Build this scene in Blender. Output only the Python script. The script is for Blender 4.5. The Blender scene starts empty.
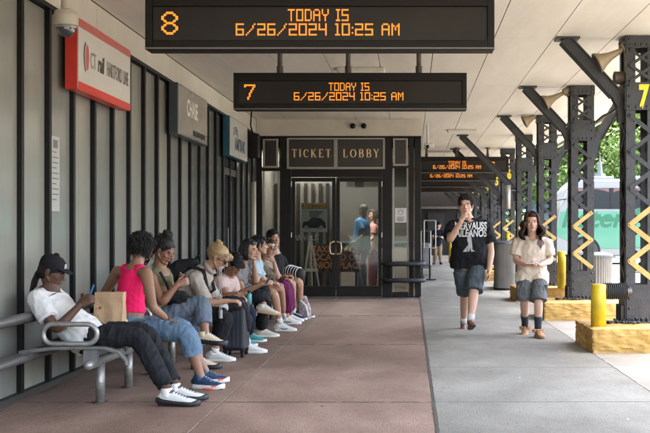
import bpy, bmesh, math, random
from math import sin, cos, pi, radians
from mathutils import Vector, Matrix, noise
from mathutils.bvhtree import BVHTree

C = bpy.context.scene.collection
sc = bpy.context.scene
FPX, VX, VY, EYE = 1025.0, 411.0, 231.0, 1.3      # focal length and vanishing point in photo pixels, eye height in metres

def V(*a): return Vector(a)
def J(px, py, Z):
    """a point of the place, surveyed from the photograph: pixel and distance to metres"""
    return Vector(((px - VX) * Z / FPX, Z, EYE - (py - VY) * Z / FPX))
def JX(px, Z): return (px - VX) * Z / FPX
def JZ(py, Z): return EYE - (py - VY) * Z / FPX

# ------------------------------------------------------------------ materials
MATS = {}
def mat(name, col, rough=.6, var=.15, scale=6, bump=0, bscale=60, metal=0, stretch=(1, 1, 1), spec=.5, emit=None, col2=None, vcol=False, dirt=0, coat=0, speck=0):
    if name in MATS: return MATS[name]
    m = bpy.data.materials.new(name); m.use_nodes = True; nt = m.node_tree; n = nt.nodes; l = nt.links
    b = n['Principled BSDF']; b.inputs['Roughness'].default_value = rough; b.inputs['Metallic'].default_value = metal
    b.inputs['Specular IOR Level'].default_value = spec
    if coat: b.inputs['Coat Weight'].default_value = coat
    tc = n.new('ShaderNodeTexCoord'); mp = n.new('ShaderNodeMapping'); mp.inputs['Scale'].default_value = stretch
    l.new(tc.outputs['Object'], mp.inputs['Vector'])
    nz = n.new('ShaderNodeTexNoise'); nz.inputs['Scale'].default_value = scale; nz.inputs['Detail'].default_value = 6
    nz.inputs['Roughness'].default_value = .65
    l.new(mp.outputs[0], nz.inputs['Vector'])
    rp = n.new('ShaderNodeValToRGB'); rp.color_ramp.elements[0].position = .3; rp.color_ramp.elements[1].position = .7
    c = Vector(col)
    d = Vector(col2) if col2 else c * (1 + var)
    a = c if col2 else c * (1 - var)
    rp.color_ramp.elements[0].color = (*a, 1); rp.color_ramp.elements[1].color = (*d, 1)
    l.new(nz.outputs['Fac'], rp.inputs[0])
    out = rp.outputs[0]
    if vcol:
        at = n.new('ShaderNodeAttribute'); at.attribute_name = 'Col'
        mx = n.new('ShaderNodeMix'); mx.data_type = 'RGBA'; mx.blend_type = 'MULTIPLY'; mx.inputs[0].default_value = 1
        l.new(out, mx.inputs[6]); l.new(at.outputs['Color'], mx.inputs[7]); out = mx.outputs[2]
    if dirt:
        nd = n.new('ShaderNodeTexNoise'); nd.inputs['Scale'].default_value = scale * .23; nd.inputs['Detail'].default_value = 8
        nd.inputs['Roughness'].default_value = .7
        l.new(mp.outputs[0], nd.inputs['Vector'])
        rd = n.new('ShaderNodeValToRGB'); rd.color_ramp.elements[0].position = .42; rd.color_ramp.elements[1].position = .62
        k = 1 - dirt
        rd.color_ramp.elements[0].color = (k, k * .97, k * .92, 1); rd.color_ramp.elements[1].color = (1, 1, 1, 1)
        l.new(nd.outputs['Fac'], rd.inputs[0])
        mx = n.new('ShaderNodeMix'); mx.data_type = 'RGBA'; mx.blend_type = 'MULTIPLY'; mx.inputs[0].default_value = 1
        l.new(out, mx.inputs[6]); l.new(rd.outputs[0], mx.inputs[7]); out = mx.outputs[2]
    if speck:
        for sc_, lo, hi, k in ((170, .38, .5, speck), (34, .30, .36, speck * 1.1)):
            ns = n.new('ShaderNodeTexNoise'); ns.inputs['Scale'].default_value = sc_; ns.inputs['Detail'].default_value = 3
            l.new(tc.outputs['Object'], ns.inputs['Vector'])
            rs = n.new('ShaderNodeValToRGB'); rs.color_ramp.elements[0].position = lo; rs.color_ramp.elements[1].position = hi
            rs.color_ramp.elements[0].color = (1 - k, 1 - k, 1 - k, 1); rs.color_ramp.elements[1].color = (1, 1, 1, 1)
            l.new(ns.outputs['Fac'], rs.inputs[0])
            mx = n.new('ShaderNodeMix'); mx.data_type = 'RGBA'; mx.blend_type = 'MULTIPLY'; mx.inputs[0].default_value = 1
            l.new(out, mx.inputs[6]); l.new(rs.outputs[0], mx.inputs[7]); out = mx.outputs[2]
    if speck:      # trodden gum spots
        vo = n.new('ShaderNodeTexVoronoi'); vo.inputs['Scale'].default_value = 2.6; l.new(tc.outputs['Object'], vo.inputs['Vector'])
        vr = n.new('ShaderNodeValToRGB'); vr.color_ramp.elements[0].position = .05; vr.color_ramp.elements[1].position = .065
        vr.color_ramp.elements[0].color = (.55, .54, .52, 1); vr.color_ramp.elements[1].color = (1, 1, 1, 1); l.new(vo.outputs['Distance'], vr.inputs[0])
        mx = n.new('ShaderNodeMix'); mx.data_type = 'RGBA'; mx.blend_type = 'MULTIPLY'; mx.inputs[0].default_value = 1
        l.new(out, mx.inputs[6]); l.new(vr.outputs[0], mx.inputs[7]); out = mx.outputs[2]
    l.new(out, b.inputs['Base Color'])
    if bump:
        nb = n.new('ShaderNodeTexNoise'); nb.inputs['Scale'].default_value = bscale; nb.inputs['Detail'].default_value = 4
        l.new(mp.outputs[0], nb.inputs['Vector'])
        bp = n.new('ShaderNodeBump'); bp.inputs['Strength'].default_value = bump; bp.inputs['Distance'].default_value = .01
        l.new(nb.outputs['Fac'], bp.inputs['Height']); l.new(bp.outputs[0], b.inputs['Normal'])
        mr = n.new('ShaderNodeMapRange'); mr.inputs[3].default_value = max(0, rough - .12); mr.inputs[4].default_value = min(1, rough + .12)
        l.new(nz.outputs['Fac'], mr.inputs[0]); l.new(mr.outputs[0], b.inputs['Roughness'])
    if emit:
        b.inputs['Emission Color'].default_value = (*emit[0], 1); b.inputs['Emission Strength'].default_value = emit[1]
    MATS[name] = m; return m

def glass(name, tint=(.8, .85, .85), rough=.02, refl=.12):
    if name in MATS: return MATS[name]
    m = bpy.data.materials.new(name); m.use_nodes = True; nt = m.node_tree; n = nt.nodes; l = nt.links
    n.remove(n['Principled BSDF'])
    t = n.new('ShaderNodeBsdfTransparent'); t.inputs[0].default_value = (*tint, 1)
    g = n.new('ShaderNodeBsdfGlossy'); g.inputs['Roughness'].default_value = rough; g.inputs[0].default_value = (.9, .95, .95, 1)
    f = n.new('ShaderNodeFresnel'); f.inputs[0].default_value = 1.5
    a = n.new('ShaderNodeMath'); a.operation = 'ADD'; a.inputs[1].default_value = refl
    l.new(f.outputs[0], a.inputs[0])
    mx = n.new('ShaderNodeMixShader'); l.new(a.outputs[0], mx.inputs[0]); l.new(t.outputs[0], mx.inputs[1]); l.new(g.outputs[0], mx.inputs[2])
    l.new(mx.outputs[0], n['Material Output'].inputs[0])
    MATS[name] = m; return m

# ------------------------------------------------------------------ object helpers (all geometry is authored in world metres)
WL = {}
def world_loc(o):
    v = Vector((0, 0, 0))
    while o is not None: v += o.location; o = o.parent
    return v
def link(name, me, m, parent=None, origin=None):
    o = bpy.data.objects.new(name, me); C.objects.link(o)
    if m is not None:
        for k in (m if isinstance(m, (list, tuple)) else [m]): me.materials.append(k)
    vs = me.vertices
    if origin is None and len(vs):
        lo = Vector([min(v.co[i] for v in vs) for i in range(3)]); hi = Vector([max(v.co[i] for v in vs) for i in range(3)])
        origin = Vector(((lo.x + hi.x) / 2, (lo.y + hi.y) / 2, lo.z))
    me.transform(Matrix.Translation(-origin))
    if parent: o.parent = parent; o.location = origin - world_loc(parent)
    else: o.location = origin
    return o
def obj(name, bm, m, parent=None, smooth=False, origin=None, recalc=True):
    if recalc: bmesh.ops.recalc_face_normals(bm, faces=bm.faces)
    me = bpy.data.meshes.new(name); bm.to_mesh(me); bm.free()
    if smooth:
        for p in me.polygons: p.use_smooth = True
    return link(name, me, m, parent, origin)
def tag(o, label=None, cat=None, group=None, kind=None):
    if label: o['label'] = label
    if cat: o['category'] = cat
    if group: o['group'] = group
    if kind: o['kind'] = kind
    return o
def thing(name, label, cat, loc=(0, 0, 0), group=None):
    o = bpy.data.objects.new(name, None); C.objects.link(o); o.location = loc
    return tag(o, label, cat, group)
def copy_tree(o, parent=None):
    c = o.copy(); C.objects.link(c); c.parent = parent
    for ch in list(o.children): copy_tree(ch, c)
    return c
def NB(): return bmesh.new()
def box(bm, x0, x1, y0, y1, z0, z1, bev=0):
    r = bmesh.ops.create_cube(bm, size=1)
    vs = r['verts']
    for v in vs:
        v.co = Vector(((x0 + x1) / 2 + v.co.x * (x1 - x0), (y0 + y1) / 2 + v.co.y * (y1 - y0), (z0 + z1) / 2 + v.co.z * (z1 - z0)))
    if bev:
        es = list({e for v in vs for e in v.link_edges})
        bmesh.ops.bevel(bm, geom=es, offset=bev, segments=2, affect='EDGES', profile=.5)
def bar(bm, a, b, w, h, up=(0, 0, 1)):
    a = Vector(a); b = Vector(b); t = (b - a).normalized(); s = t.cross(Vector(up)).normalized(); u = s.cross(t)
    q = []
    for p in (a, b):
        for i, j in ((-1, -1), (1, -1), (1, 1), (-1, 1)): q.append(bm.verts.new(p + s * i * w / 2 + u * j * h / 2))
    for f in ((0, 1, 2, 3), (7, 6, 5, 4), (0, 4, 5, 1), (1, 5, 6, 2), (2, 6, 7, 3), (3, 7, 4, 0)): bm.faces.new([q[i] for i in f])
def sweep(bm, pts, rad, side=None, cap='round', n=12, sq=2.0, closed=False):
    """closed tube with elliptical (sq=2) or boxier sections; rad = list of (a along side, b across)"""
    pts = [Vector(p) for p in pts]; rad = [(r, r) if not isinstance(r, (tuple, list)) else r for r in rad]
    N = len(pts); T = []
    for i in range(N):
        if closed: t = pts[(i + 1) % N] - pts[i - 1]
        else: t = pts[min(i + 1, N - 1)] - pts[max(i - 1, 0)]
        T.append(t.normalized() if t.length > 1e-9 else Vector((0, 0, 1)))
    s0 = Vector(side) if side is not None else (T[0].orthogonal())
    rings = []; S = []
    s = s0
    for i in range(N):
        if side is not None: s = Vector(side)
        s = s - T[i] * s.dot(T[i])
        if s.length < 1e-6: s = T[i].orthogonal()
        s.normalize(); S.append(s.copy())
    seq = [(pts[i], T[i], S[i], rad[i][0], rad[i][1]) for i in range(N)]
    if not closed and cap == 'round':
        a, b = seq[0], seq[-1]; st = []; en = []
        for ph in (75, 50, 25):
            c = cos(radians(ph)); d = sin(radians(ph))
            st.append((a[0] - a[1] * min(a[3], a[4]) * d, a[1], a[2], a[3] * c, a[4] * c))
        for ph in (25, 50, 75):
            c = cos(radians(ph)); d = sin(radians(ph))
            en.append((b[0] + b[1] * min(b[3], b[4]) * d, b[1], b[2], b[3] * c, b[4] * c))
        seq = st + seq + en
    for p, t, s, ra, rb in seq:
        u = t.cross(s); r = []
        for k in range(n):
            a = 2 * pi * k / n; ca, sa = cos(a), sin(a)
            if sq != 2.0:
                ca = math.copysign(abs(ca) ** (2 / sq), ca); sa = math.copysign(abs(sa) ** (2 / sq), sa)
            r.append(bm.verts.new(p + s * ra * ca + u * rb * sa))
        rings.append(r)
    M = len(rings)
    for i in range(M if closed else M - 1):
        A, B = rings[i], rings[(i + 1) % M]
        for k in range(n): bm.faces.new((A[k], A[(k + 1) % n], B[(k + 1) % n], B[k]))
    if not closed:
        bm.faces.new(rings[0][::-1]); bm.faces.new(rings[-1])
def ball(bm, c, r, rot=None, seg=14):
    res = bmesh.ops.create_uvsphere(bm, u_segments=seg, v_segments=max(6, seg // 2 + 1), radius=1)
    if not isinstance(r, (tuple, list)): r = (r, r, r)
    M = rot if rot is not None else Matrix.Identity(3)
    for v in res['verts']:
        v.co = Vector(c) + M @ Vector((v.co.x * r[0], v.co.y * r[1], v.co.z * r[2]))
def cyl(bm, a, b, r, n=16): sweep(bm, [a, b], [r, r], cap='flat', n=n)
def text_mesh(txt, size, bold=0, extrude=.002, align='CENTER', shear=0, sx=1.0):
    cu = bpy.data.curves.new('lettering', 'FONT'); cu.body = txt; cu.size = size; cu.align_x = align; cu.align_y = 'CENTER'
    cu.offset = bold; cu.extrude = extrude; cu.shear = shear; cu.resolution_u = 3
    o = bpy.data.objects.new('lettering', cu); C.objects.link(o)
    dg = bpy.context.evaluated_depsgraph_get(); me = bpy.data.meshes.new_from_object(o.evaluated_get(dg))
    bpy.data.objects.remove(o); bpy.data.curves.remove(cu)
    if sx != 1: me.transform(Matrix.Diagonal((sx, 1, 1, 1)))
    return me
FACE_CAM = Matrix(((1, 0, 0, 0), (0, 0, -1, 0), (0, 1, 0, 0), (0, 0, 0, 1)))       # text facing -Y
FACE_X = Matrix(((0, 0, 1, 0), (1, 0, 0, 0), (0, 1, 0, 0), (0, 0, 0, 1)))          # text facing +X, reading towards +Y
def text(name, txt, size, loc, m, parent, M=FACE_CAM, **k):
    me = text_mesh(txt, size, **k); me.transform(Matrix.Translation(Vector(loc)) @ M)
    return link(name, me, m, parent)
def sculpt(name, bm, voxel, m, parent=None, smooth=3, disp=0, dscale=14, dstretch=(1, 1, 1), colorfn=None, seed=0):
    """fuse overlapping closed shapes into ONE continuous skin (voxel remesh), relax, wrinkle, tint"""
    bmesh.ops.recalc_face_normals(bm, faces=bm.faces)
    me = bpy.data.meshes.new(name); bm.to_mesh(me); bm.free()
    o = bpy.data.objects.new(name, me); C.objects.link(o)
    r = o.modifiers.new('r', 'REMESH'); r.mode = 'VOXEL'; r.voxel_size = voxel; r.adaptivity = 0
    if smooth:
        s = o.modifiers.new('s', 'SMOOTH'); s.factor = .5; s.iterations = smooth
    dg = bpy.context.evaluated_depsgraph_get(); out = bpy.data.meshes.new_from_object(o.evaluated_get(dg))
    bpy.data.objects.remove(o); bpy.data.meshes.remove(me)
    if disp:
        ns = [v.normal.copy() for v in out.vertices]; off = Vector((seed * 3.1, seed * 1.7, seed))
        for v, nn in zip(out.vertices, ns):
            q = Vector((v.co.x * dstretch[0], v.co.y * dstretch[1], v.co.z * dstretch[2])) * dscale + off
            k = 1 - 2 * abs(noise.noise(q)) + .4 * noise.noise(q * 2.3)
            v.co += nn * disp * (k - .6)
    for p in out.polygons: p.use_smooth = True
    if colorfn:
        ca = out.color_attributes.new('Col', 'FLOAT_COLOR', 'POINT')
        for i, v in enumerate(out.vertices):
            c = colorfn(v.co); ca.data[i].color = (c[0], c[1], c[2], 1)
    return link(name, out, m, parent)

# ------------------------------------------------------------------ people
HAIR = mat('hair_dark', (.009, .007, .006), .55, .35, 40, spec=.3)
def lerp(a, b, t): return a + (b - a) * t
def table(tab, t):
    if t <= tab[0][0]: return tab[0][1:]
    for i in range(len(tab) - 1):
        if t <= tab[i + 1][0]:
            k = (t - tab[i][0]) / (tab[i + 1][0] - tab[i][0]); return tuple(lerp(a, b, k) for a, b in zip(tab[i][1:], tab[i + 1][1:]))
    return tab[-1][1:]
ARM_R = [(0, .056), (.3, .050), (.8, .040), (1, .038), (1.2, .041), (1.6, .032), (2, .025)]
LEG_R = [(0, .086), (.3, .080), (.8, .060), (1, .055), (1.25, .056), (1.5, .050), (1.85, .036), (2, .036)]
TOR = [(-.3, .150, .105), (-.1, .158, .112), (0, .162, .115), (.15, .158, .112), (.4, .135, .098), (.7, .150, .108), (.85, .150, .105), (.95, .118, .085), (1.0, .062, .055)]
class Fig:
    def __init__(s, root, pel, chest, head, hf, f, legs, arms, w=1.0, hs=1.0, sw=.19, lw=1.0, aw=1.0, neck=None, hipw=.09, vox=.0055, bulge=.0, bust=0, shl=None):
        """f = forward of the trunk; legs/arms = {'R': (knee, ankle, toe_dir), ...} / {'R': (elbow, wrist, hand_dir, palm_normal, curl)}"""
        s.root = root; s.pel = Vector(pel); s.chest = Vector(chest); s.head = Vector(head); s.hf = Vector(hf).normalized()
        s.f = Vector(f).normalized(); s.up = (s.chest - s.pel).normalized(); s.left = Vector((0, 0, 1)).cross(s.f).normalized()
        s.fwd = s.left.cross(s.up).normalized()
        s.w, s.hs, s.sw, s.lw, s.aw, s.vox = w, hs, sw, lw, aw, vox
        s.neckb = Vector(neck) if neck else s.chest + s.up * .07 + s.f * .005
        s.leglist, s.arms, s.bulge, s.bust = legs, arms, bulge, bust
        s.hip = {'R': s.pel - s.left * hipw * w - s.up * .03, 'L': s.pel + s.left * hipw * w - s.up * .03}
        shl = shl or {}
        s.sh = {k: (Vector(shl[k]) if k in shl else s.chest + s.left * sw * (1 if k == 'L' else -1) - s.up * .005) for k in 'RL'}
        # head frame: x = to the figure's right... y = forward, z = up
        hx = s.hf.cross(Vector((0, 0, 1))).normalized(); hz = hx.cross(s.hf).normalized()
        s.HM = Matrix((hx, s.hf, hz)).transposed()
    def tpos(s, t):
        mid = (s.pel + s.chest) / 2 - s.fwd * .015
        P = [s.pel - s.up * .12, s.pel, mid, s.chest, s.neckb]; K = [-.27, 0, .45, .88, 1.02]
        if t < K[0]: return P[0] + (P[0] - P[1]).normalized() * (K[0] - t) * .45
        for i in range(4):
            if t <= K[i + 1]:
                k = (t - K[i]) / (K[i + 1] - K[i]); return P[i].lerp(P[i + 1], k)
        return P[-1]
    def trunk(s, bm, t0=-.15, t1=1.02, inf=0, cap='round', flare=0, shoulders=True):
        n = max(4, int((t1 - t0) / .07)); pts = []; rad = []
        for i in range(n + 1):
            t = lerp(t0, t1, i / n); a, b = table(TOR, t)
            if inf > .012 and t < .8: a = max(a, .153); b = max(b, .108)
            fl = flare * max(0, (.35 - t)) 
            bl = s.bulge * math.exp(-((t - .3) / .25) ** 2)
            pts.append(s.tpos(t) + s.fwd * bl * .5); rad.append((a * s.w * (s.sw / .19) ** .5 + inf + fl, b * s.w + inf + fl * .7 + bl * .6))
        sweep(bm, pts, rad, side=s.left, cap=cap, n=20, sq=2.3)
        if t1 > .8 and shoulders:
            for k in 'RL':   # shoulders and trapezius
                sweep(bm, [s.chest + s.up * .035, s.sh[k] + s.up * .0], [.052 * s.w + inf, .050 * s.aw + inf], n=12)
            if s.bust:
                for q in (-1, 1): ball(bm, s.tpos(.68) + s.fwd * (.075 * s.w) + s.left * .065 * q, (.062 + inf, .062 + inf, .062 + inf))
    def limbpos(s, A, B, Cc, t):
        p = lambda u: A.lerp(B, u) if u <= 1 else B.lerp(Cc, u - 1)
        e = .14
        if 1 - e < t < 1 + e:
            k = (t - 1 + e) / (2 * e); a, c = p(1 - e), p(1 + e); return a * (1 - k) ** 2 + B * 2 * k * (1 - k) + c * k * k
        return p(t)
    def arm(s, bm, k, t0=0, t1=2, inf=0, cap='round', flare=0, bag=0):
        e, w = Vector(s.arms[k][0]), Vector(s.arms[k][1]); n = max(2, int((t1 - t0) / .08)); P = []; R = []
        for i in range(n + 1):
            t = lerp(t0, t1, i / n); P.append(s.limbpos(s.sh[k], e, w, t)); R.append(table(ARM_R, t)[0] * s.aw + inf + flare * (t - t0))
        sweep(bm, P, R, cap=cap, n=14)
    def leg(s, bm, k, t0=0, t1=2, inf=0, cap='round', flare=0, taper=None):
        kn, an = Vector(s.leglist[k][0]), Vector(s.leglist[k][1]); n = max(2, int((t1 - t0) / .08)); P = []; R = []
        for i in range(n + 1):
            t = lerp(t0, t1, i / n); P.append(s.limbpos(s.hip[k], kn, an, t))
            R.append(table(LEG_R, t)[0] * s.lw + inf + flare * max(0, t - .3))
        sweep(bm, P, R, cap=cap, n=16)
    def H(s, x, y, z): return s.head + s.HM @ (Vector((x, y, z)) * s.hs)
    def hb(s, bm, c, r, seg=12): ball(bm, s.H(*c), tuple(q * s.hs for q in r), rot=s.HM, seg=seg)
    def headshape(s, bm):
        s.hb(bm, (0, -.018, .035), (.077, .096, .084), 18)
        s.hb(bm, (0, .028, -.02), (.064, .066, .078), 16)
        s.hb(bm, (0, .045, -.06), (.046, .048, .045))
        for q in (-1, 1): s.hb(bm, (q * .030, .044, -.048), (.030, .034, .036))
        s.hb(bm, (0, .078, -.096), (.022, .018, .017))
        sweep(bm, [s.H(0, .088, .014), s.H(0, .104, -.010), s.H(0, .112, -.024)], [.008 * s.hs, .010 * s.hs, .012 * s.hs], n=10)
        for q in (-1, 1):
            s.hb(bm, (q * .013, .098, -.030), (.009, .010, .008), 8)
            s.hb(bm, (q * .040, .060, -.022), (.022, .022, .020))
            s.hb(bm, (q * .030, .080, .026), (.022, .013, .009), 8)
            s.hb(bm, (q * .031, .078, .004), (.013, .012, .009), 10)
            s.hb(bm, (q * .078, -.004, -.006), (.009, .020, .032), 10)
            sweep(bm, [s.H(q * .062, -.0, -.045), s.H(q * .03, .06, -.09)], [.016 * s.hs, .016 * s.hs], n=8)
        s.hb(bm, (0, .091, -.054), (.024, .012, .007), 10); s.hb(bm, (0, .089, -.064), (.021, .012, .007), 10)
        sweep(bm, [s.neckb - s.up * .03, s.H(0, -.022, -.05)], [.058 * s.w, .052 * s.hs], n=14)
    def hand(s, bm, k):
        a = s.arms[k]; e, w, d, pn, curl = Vector(a[0]), Vector(a[1]), Vector(a[2]).normalized(), Vector(a[3]), a[4]
        g = s.hs * .98
        pn = (pn - d * pn.dot(d)).normalized(); sd = d.cross(pn).normalized()
        if k == 'L': sd = -sd                      # sd points to the thumb side
        sweep(bm, [w - d * .01, w + d * .03 * g, w + d * .085 * g], [(.024 * g, .019 * g), (.034 * g, .017 * g), (.038 * g, .013 * g)], side=sd, n=12)
        for i, (o, L) in enumerate(((.028, .070), (.0095, .080), (-.0095, .074), (-.028, .058))):
            p = w + d * .085 * g + sd * o * g; ang = 0; P = [p - d * .02]; cc = curl * (1 + .12 * i)
            P.append(p)
            for seg in (.45, .30, .25):
                ang += cc * (.9 if seg == .45 else 1.1)
                p = p + (d * cos(ang) + pn * sin(ang)) * L * seg * g; P.append(p)
            sweep(bm, P, [.0098 * g, .0095 * g, .0088 * g, .0082 * g, .007 * g], n=8)
        t0 = w + d * .018 * g + sd * .022 * g
        t1 = t0 + (d * .6 + sd * .65 + pn * .35).normalized() * .04 * g; t2 = t1 + (d * .85 + sd * .1 + pn * (.3 + curl * .5)).normalized() * .032 * g
        t3 = t2 + (d * .9 - sd * .1 + pn * (.3 + curl * .6)).normalized() * .022 * g
        sweep(bm, [t0, t1, t2, t3], [.014 * g, .012 * g, .010 * g, .008 * g], n=8)
    def body(s, skin, eye=1.12, lips=(.75, .42, .4), brow=(.12, .1, .09), beard=None, vox=None):
        bm = NB(); s.trunk(bm); s.headshape(bm)
        for k in 'RL':
            s.arm(bm, k); s.hand(bm, k); s.leg(bm, k)
            kn, an, td = [Vector(q) for q in s.leglist[k][:3]]; dn = Vector(s.leglist[k][3]) if len(s.leglist[k]) > 3 else Vector((0, 0, -1))
            sweep(bm, [an + dn * .035 - td * .03, an + dn * .05 + td * .05, an + dn * .068 + td * .15], [(.028, .03), (.034, .028), (.033, .014)], side=dn.cross(td), n=10)
        inv = s.HM.transposed(); h = s.hs
        def cf(co):
            l = inv @ (co - s.head) / h
            if abs(l.x) > .12 or l.y < .03 or abs(l.z) > .14: return (1, 1, 1)
            c = Vector((1, 1, 1)); ax = abs(l.x)
            def m(d, c2, k):
                nonlocal c
                c = c.lerp(Vector(c2), max(0, min(1, k * (1 - d))))
            m(((ax - .031) / .0125) ** 2 + ((l.z - .004) / .0048) ** 2, (eye, eye * 1.15, eye * 1.35), 4)
            m(((ax - .031) / .0062) ** 2 + ((l.z - .004) / .0055) ** 2, (.07, .05, .04), 5)
            m(((ax - .031) / .019) ** 2 + ((l.z - .0112) / .0028) ** 2, (.25, .2, .18), 1.6)
            m(((ax - .032) / .021) ** 2 + ((l.z - .027 + (ax - .032) * .1) / .0045) ** 2, brow, 1.8)
            m((l.x / .025) ** 2 + ((l.z + .059) / .0105) ** 2, lips, 2)
            m((l.x / .024) ** 2 + ((l.z + .059) / .0018) ** 2, (.3, .15, .14), 2)
            m(((ax - .01) / .006) ** 2 + ((l.z + .036) / .004) ** 2, (.35, .22, .2), 2)
            if beard and (l.z < -.035 and ax < .07 and not (ax < .024 and -.07 < l.z < -.047)):
                k = min(1, (-.035 - l.z) / .02); c = c.lerp(Vector(beard), k * .8)
            return c
        return sculpt('body', bm, vox or s.vox, skin, s.root, smooth=2, colorfn=cf)
    def tee(s, m, sleeve=.55, inf=.016, hem=-.25, flare=.02, disp=.006, name='shirt', vox=.0065, neck=.985, sflare=.02, ds=(1, 1, .7), seed=1, dscale=11, hips=0):
        bm = NB(); s.trunk(bm, hem, neck, inf, cap='flat', flare=flare)
        if hips:
            for k in 'RL': s.leg(bm, k, -.0, hips, inf + .010, cap='flat')
        if sleeve > 0:
            for k in 'RL': s.arm(bm, k, 0, sleeve, inf * .8, cap='flat', flare=sflare)
        return sculpt(name, bm, vox, m, s.root, smooth=2, disp=disp, dscale=dscale, dstretch=ds, seed=seed)
    def pants(s, m, tend=1.85, inf=.014, flare=0.0, top=.12, name='trousers', disp=.005, vox=.0065, seed=3, dscale=12, tendL=None, ds=(1.5, .6, .9)):
        bm = NB(); s.trunk(bm, -.24, top, inf * .35, cap='flat')
        for k in 'RL':
            e = tendL if (tendL and k == 'L') else tend
            s.leg(bm, k, 0, .35, inf * .35, cap='round'); s.leg(bm, k, .32, e, inf, cap='flat', flare=flare)
        return sculpt(name, bm, vox, m, s.root, smooth=2, disp=disp, dscale=dscale, seed=seed, dstretch=ds)
    def shoe(s, k, up_m, sole_m, lace_m=None, L=1.0, high=.0, vox=.0045, tongue=None, sole_h=.015, name='shoe', low=0):
        kn, an, td = [Vector(q) for q in s.leglist[k][:3]]
        dn = Vector(s.leglist[k][3]).normalized() if len(s.leglist[k]) > 3 else Vector((0, 0, -1))
        td = (td - dn * td.dot(dn)).normalized(); sd = dn.cross(td)
        P = lambda x, z: an + td * x * L - dn * z
        bm = NB()
        prof = [(-.062, -.048, .020, .030), (-.046, -.038, .032, .046), (-.01, -.034, .036, .050), (.03, -.040, .037, .046), (.075, -.052, .040, .036), (.12, -.062, .044, .027), (.165, -.068, .043, .022), (.195, -.072, .032, .017)]
        sweep(bm, [P(x, z) for x, z, a, b in prof], [(a, b) for x, z, a, b in prof], side=sd, n=16, sq=2.3)
        if not low: sweep(bm, [P(-.012, -.03), P(-.016, .012 + high)], [.043, .045], n=14, cap='flat')
        sh = sculpt(name, bm, vox, up_m, s.root, smooth=2)
        bm = NB(); q = [(-.070, .026), (-.05, .038), (0, .037), (.05, .039), (.11, .048), (.16, .048), (.195, .036), (.212, .020)]
        sweep(bm, [P(x, -.100 + sole_h + (.008 if x > .19 else 0)) for x, a in q], [(a, sole_h) for x, a in q], side=sd, n=16, sq=5, cap='flat')
        obj('sole', bm, sole_m, sh, smooth=True)
        if lace_m:
            bm = NB()
            for i in range(6):
                x = .028 + i * .019; z = .009 - i * .0085; ww = .026
                sweep(bm, [P(x, z - .018) + sd * ww, P(x + .004, z + .001) + sd * ww * .4, P(x + .004, z + .001) - sd * ww * .4, P(x, z - .018) - sd * ww], [.0032] * 4, n=6)
                sweep(bm, [P(x, z - .016) + sd * ww, P(x + .019, z - .026) - sd * ww], [.003] * 2, n=6)
            obj('laces', bm, lace_m, sh, smooth=True)
        return sh
    def sock(s, m, t0, t1=1.98, inf=.004):
        for k in 'RL':
            bm = NB(); s.leg(bm, k, t0, t1, inf, cap='flat'); obj('sock', bm, m, s.root, smooth=True)
    def hair(s, m, n=500, length=.05, rad=.0045, curl=0.0, droop=.6, seed=1, cut=.045, name='hair', cap=(.084, .101, .088), capc=(0, -.026, .044), out=.35, vary=.4, part=0, back=0, zmin=-.06, steps=6, freq=60):
        """skull cap plus many tapered locks"""
        rnd = random.Random(seed); bm = NB(); h = s.hs
        s.hb(bm, capc, cap, 18)
        g = Vector((0, 0, -1)); inv = s.HM.transposed(); g = inv @ g
        cnt = 0
        while cnt < n:
            u = Vector((rnd.gauss(0, 1), rnd.gauss(0, 1), rnd.gauss(0, 1))).normalized()
            p = Vector(capc) + Vector((u.x * cap[0], u.y * cap[1], u.z * cap[2]))
            if p.z < zmin or (p.y > cut and p.z < .062) or p.y > .085: continue
            cnt += 1
            d = u.copy() * out + Vector((0, -back, 0)); L = length * (1 - vary * rnd.random()); st = steps
            P = []; ph = rnd.random() * 6.28; q = p - u * .006
            tang = u.cross(Vector((rnd.random() - .5, rnd.random() - .5, rnd.random() - .5))).normalized(); d = (d + tang * .4).normalized()
            for i in range(st + 1):
                P.append(q.copy())
                k = i / st
                d = (d + g * droop * (k * .9 + .25) * (length / .1) ** .3).normalized()
                w = Vector((cos(ph + k * L * freq), sin(ph + k * L * freq), .3 * sin(ph * 2 + k * L * freq))) * curl
                q = q + (d + w).normalized() * L / st
                # keep locks off the skull and out of the face
                e = Vector(((q.x) / .078, (q.y + .018) / .094, (q.z - .03) / .085))
                if e.length < 1 and q.z > -.05: q = Vector((e.x * .078, e.y * .094 - .018, e.z * .085 + .03)) / 1 if e.length < 1e-3 else Vector((e.x / e.length * .080, e.y / e.length * .096 - .018, e.z / e.length * .087 + .03))
                if q.y > .055 and abs(q.x) < .058 and q.z < .06: q.x = math.copysign(.062, q.x if abs(q.x) > 1e-4 else rnd.random() - .5); q.y = min(q.y, .075)
            W = [s.H(*x) for x in P]
            sweep(bm, W, [rad * h * (1 - .75 * i / st) for i in range(st + 1)], n=5, cap='flat')
        return obj(name, bm, m, s.root, smooth=True, recalc=False)
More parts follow.
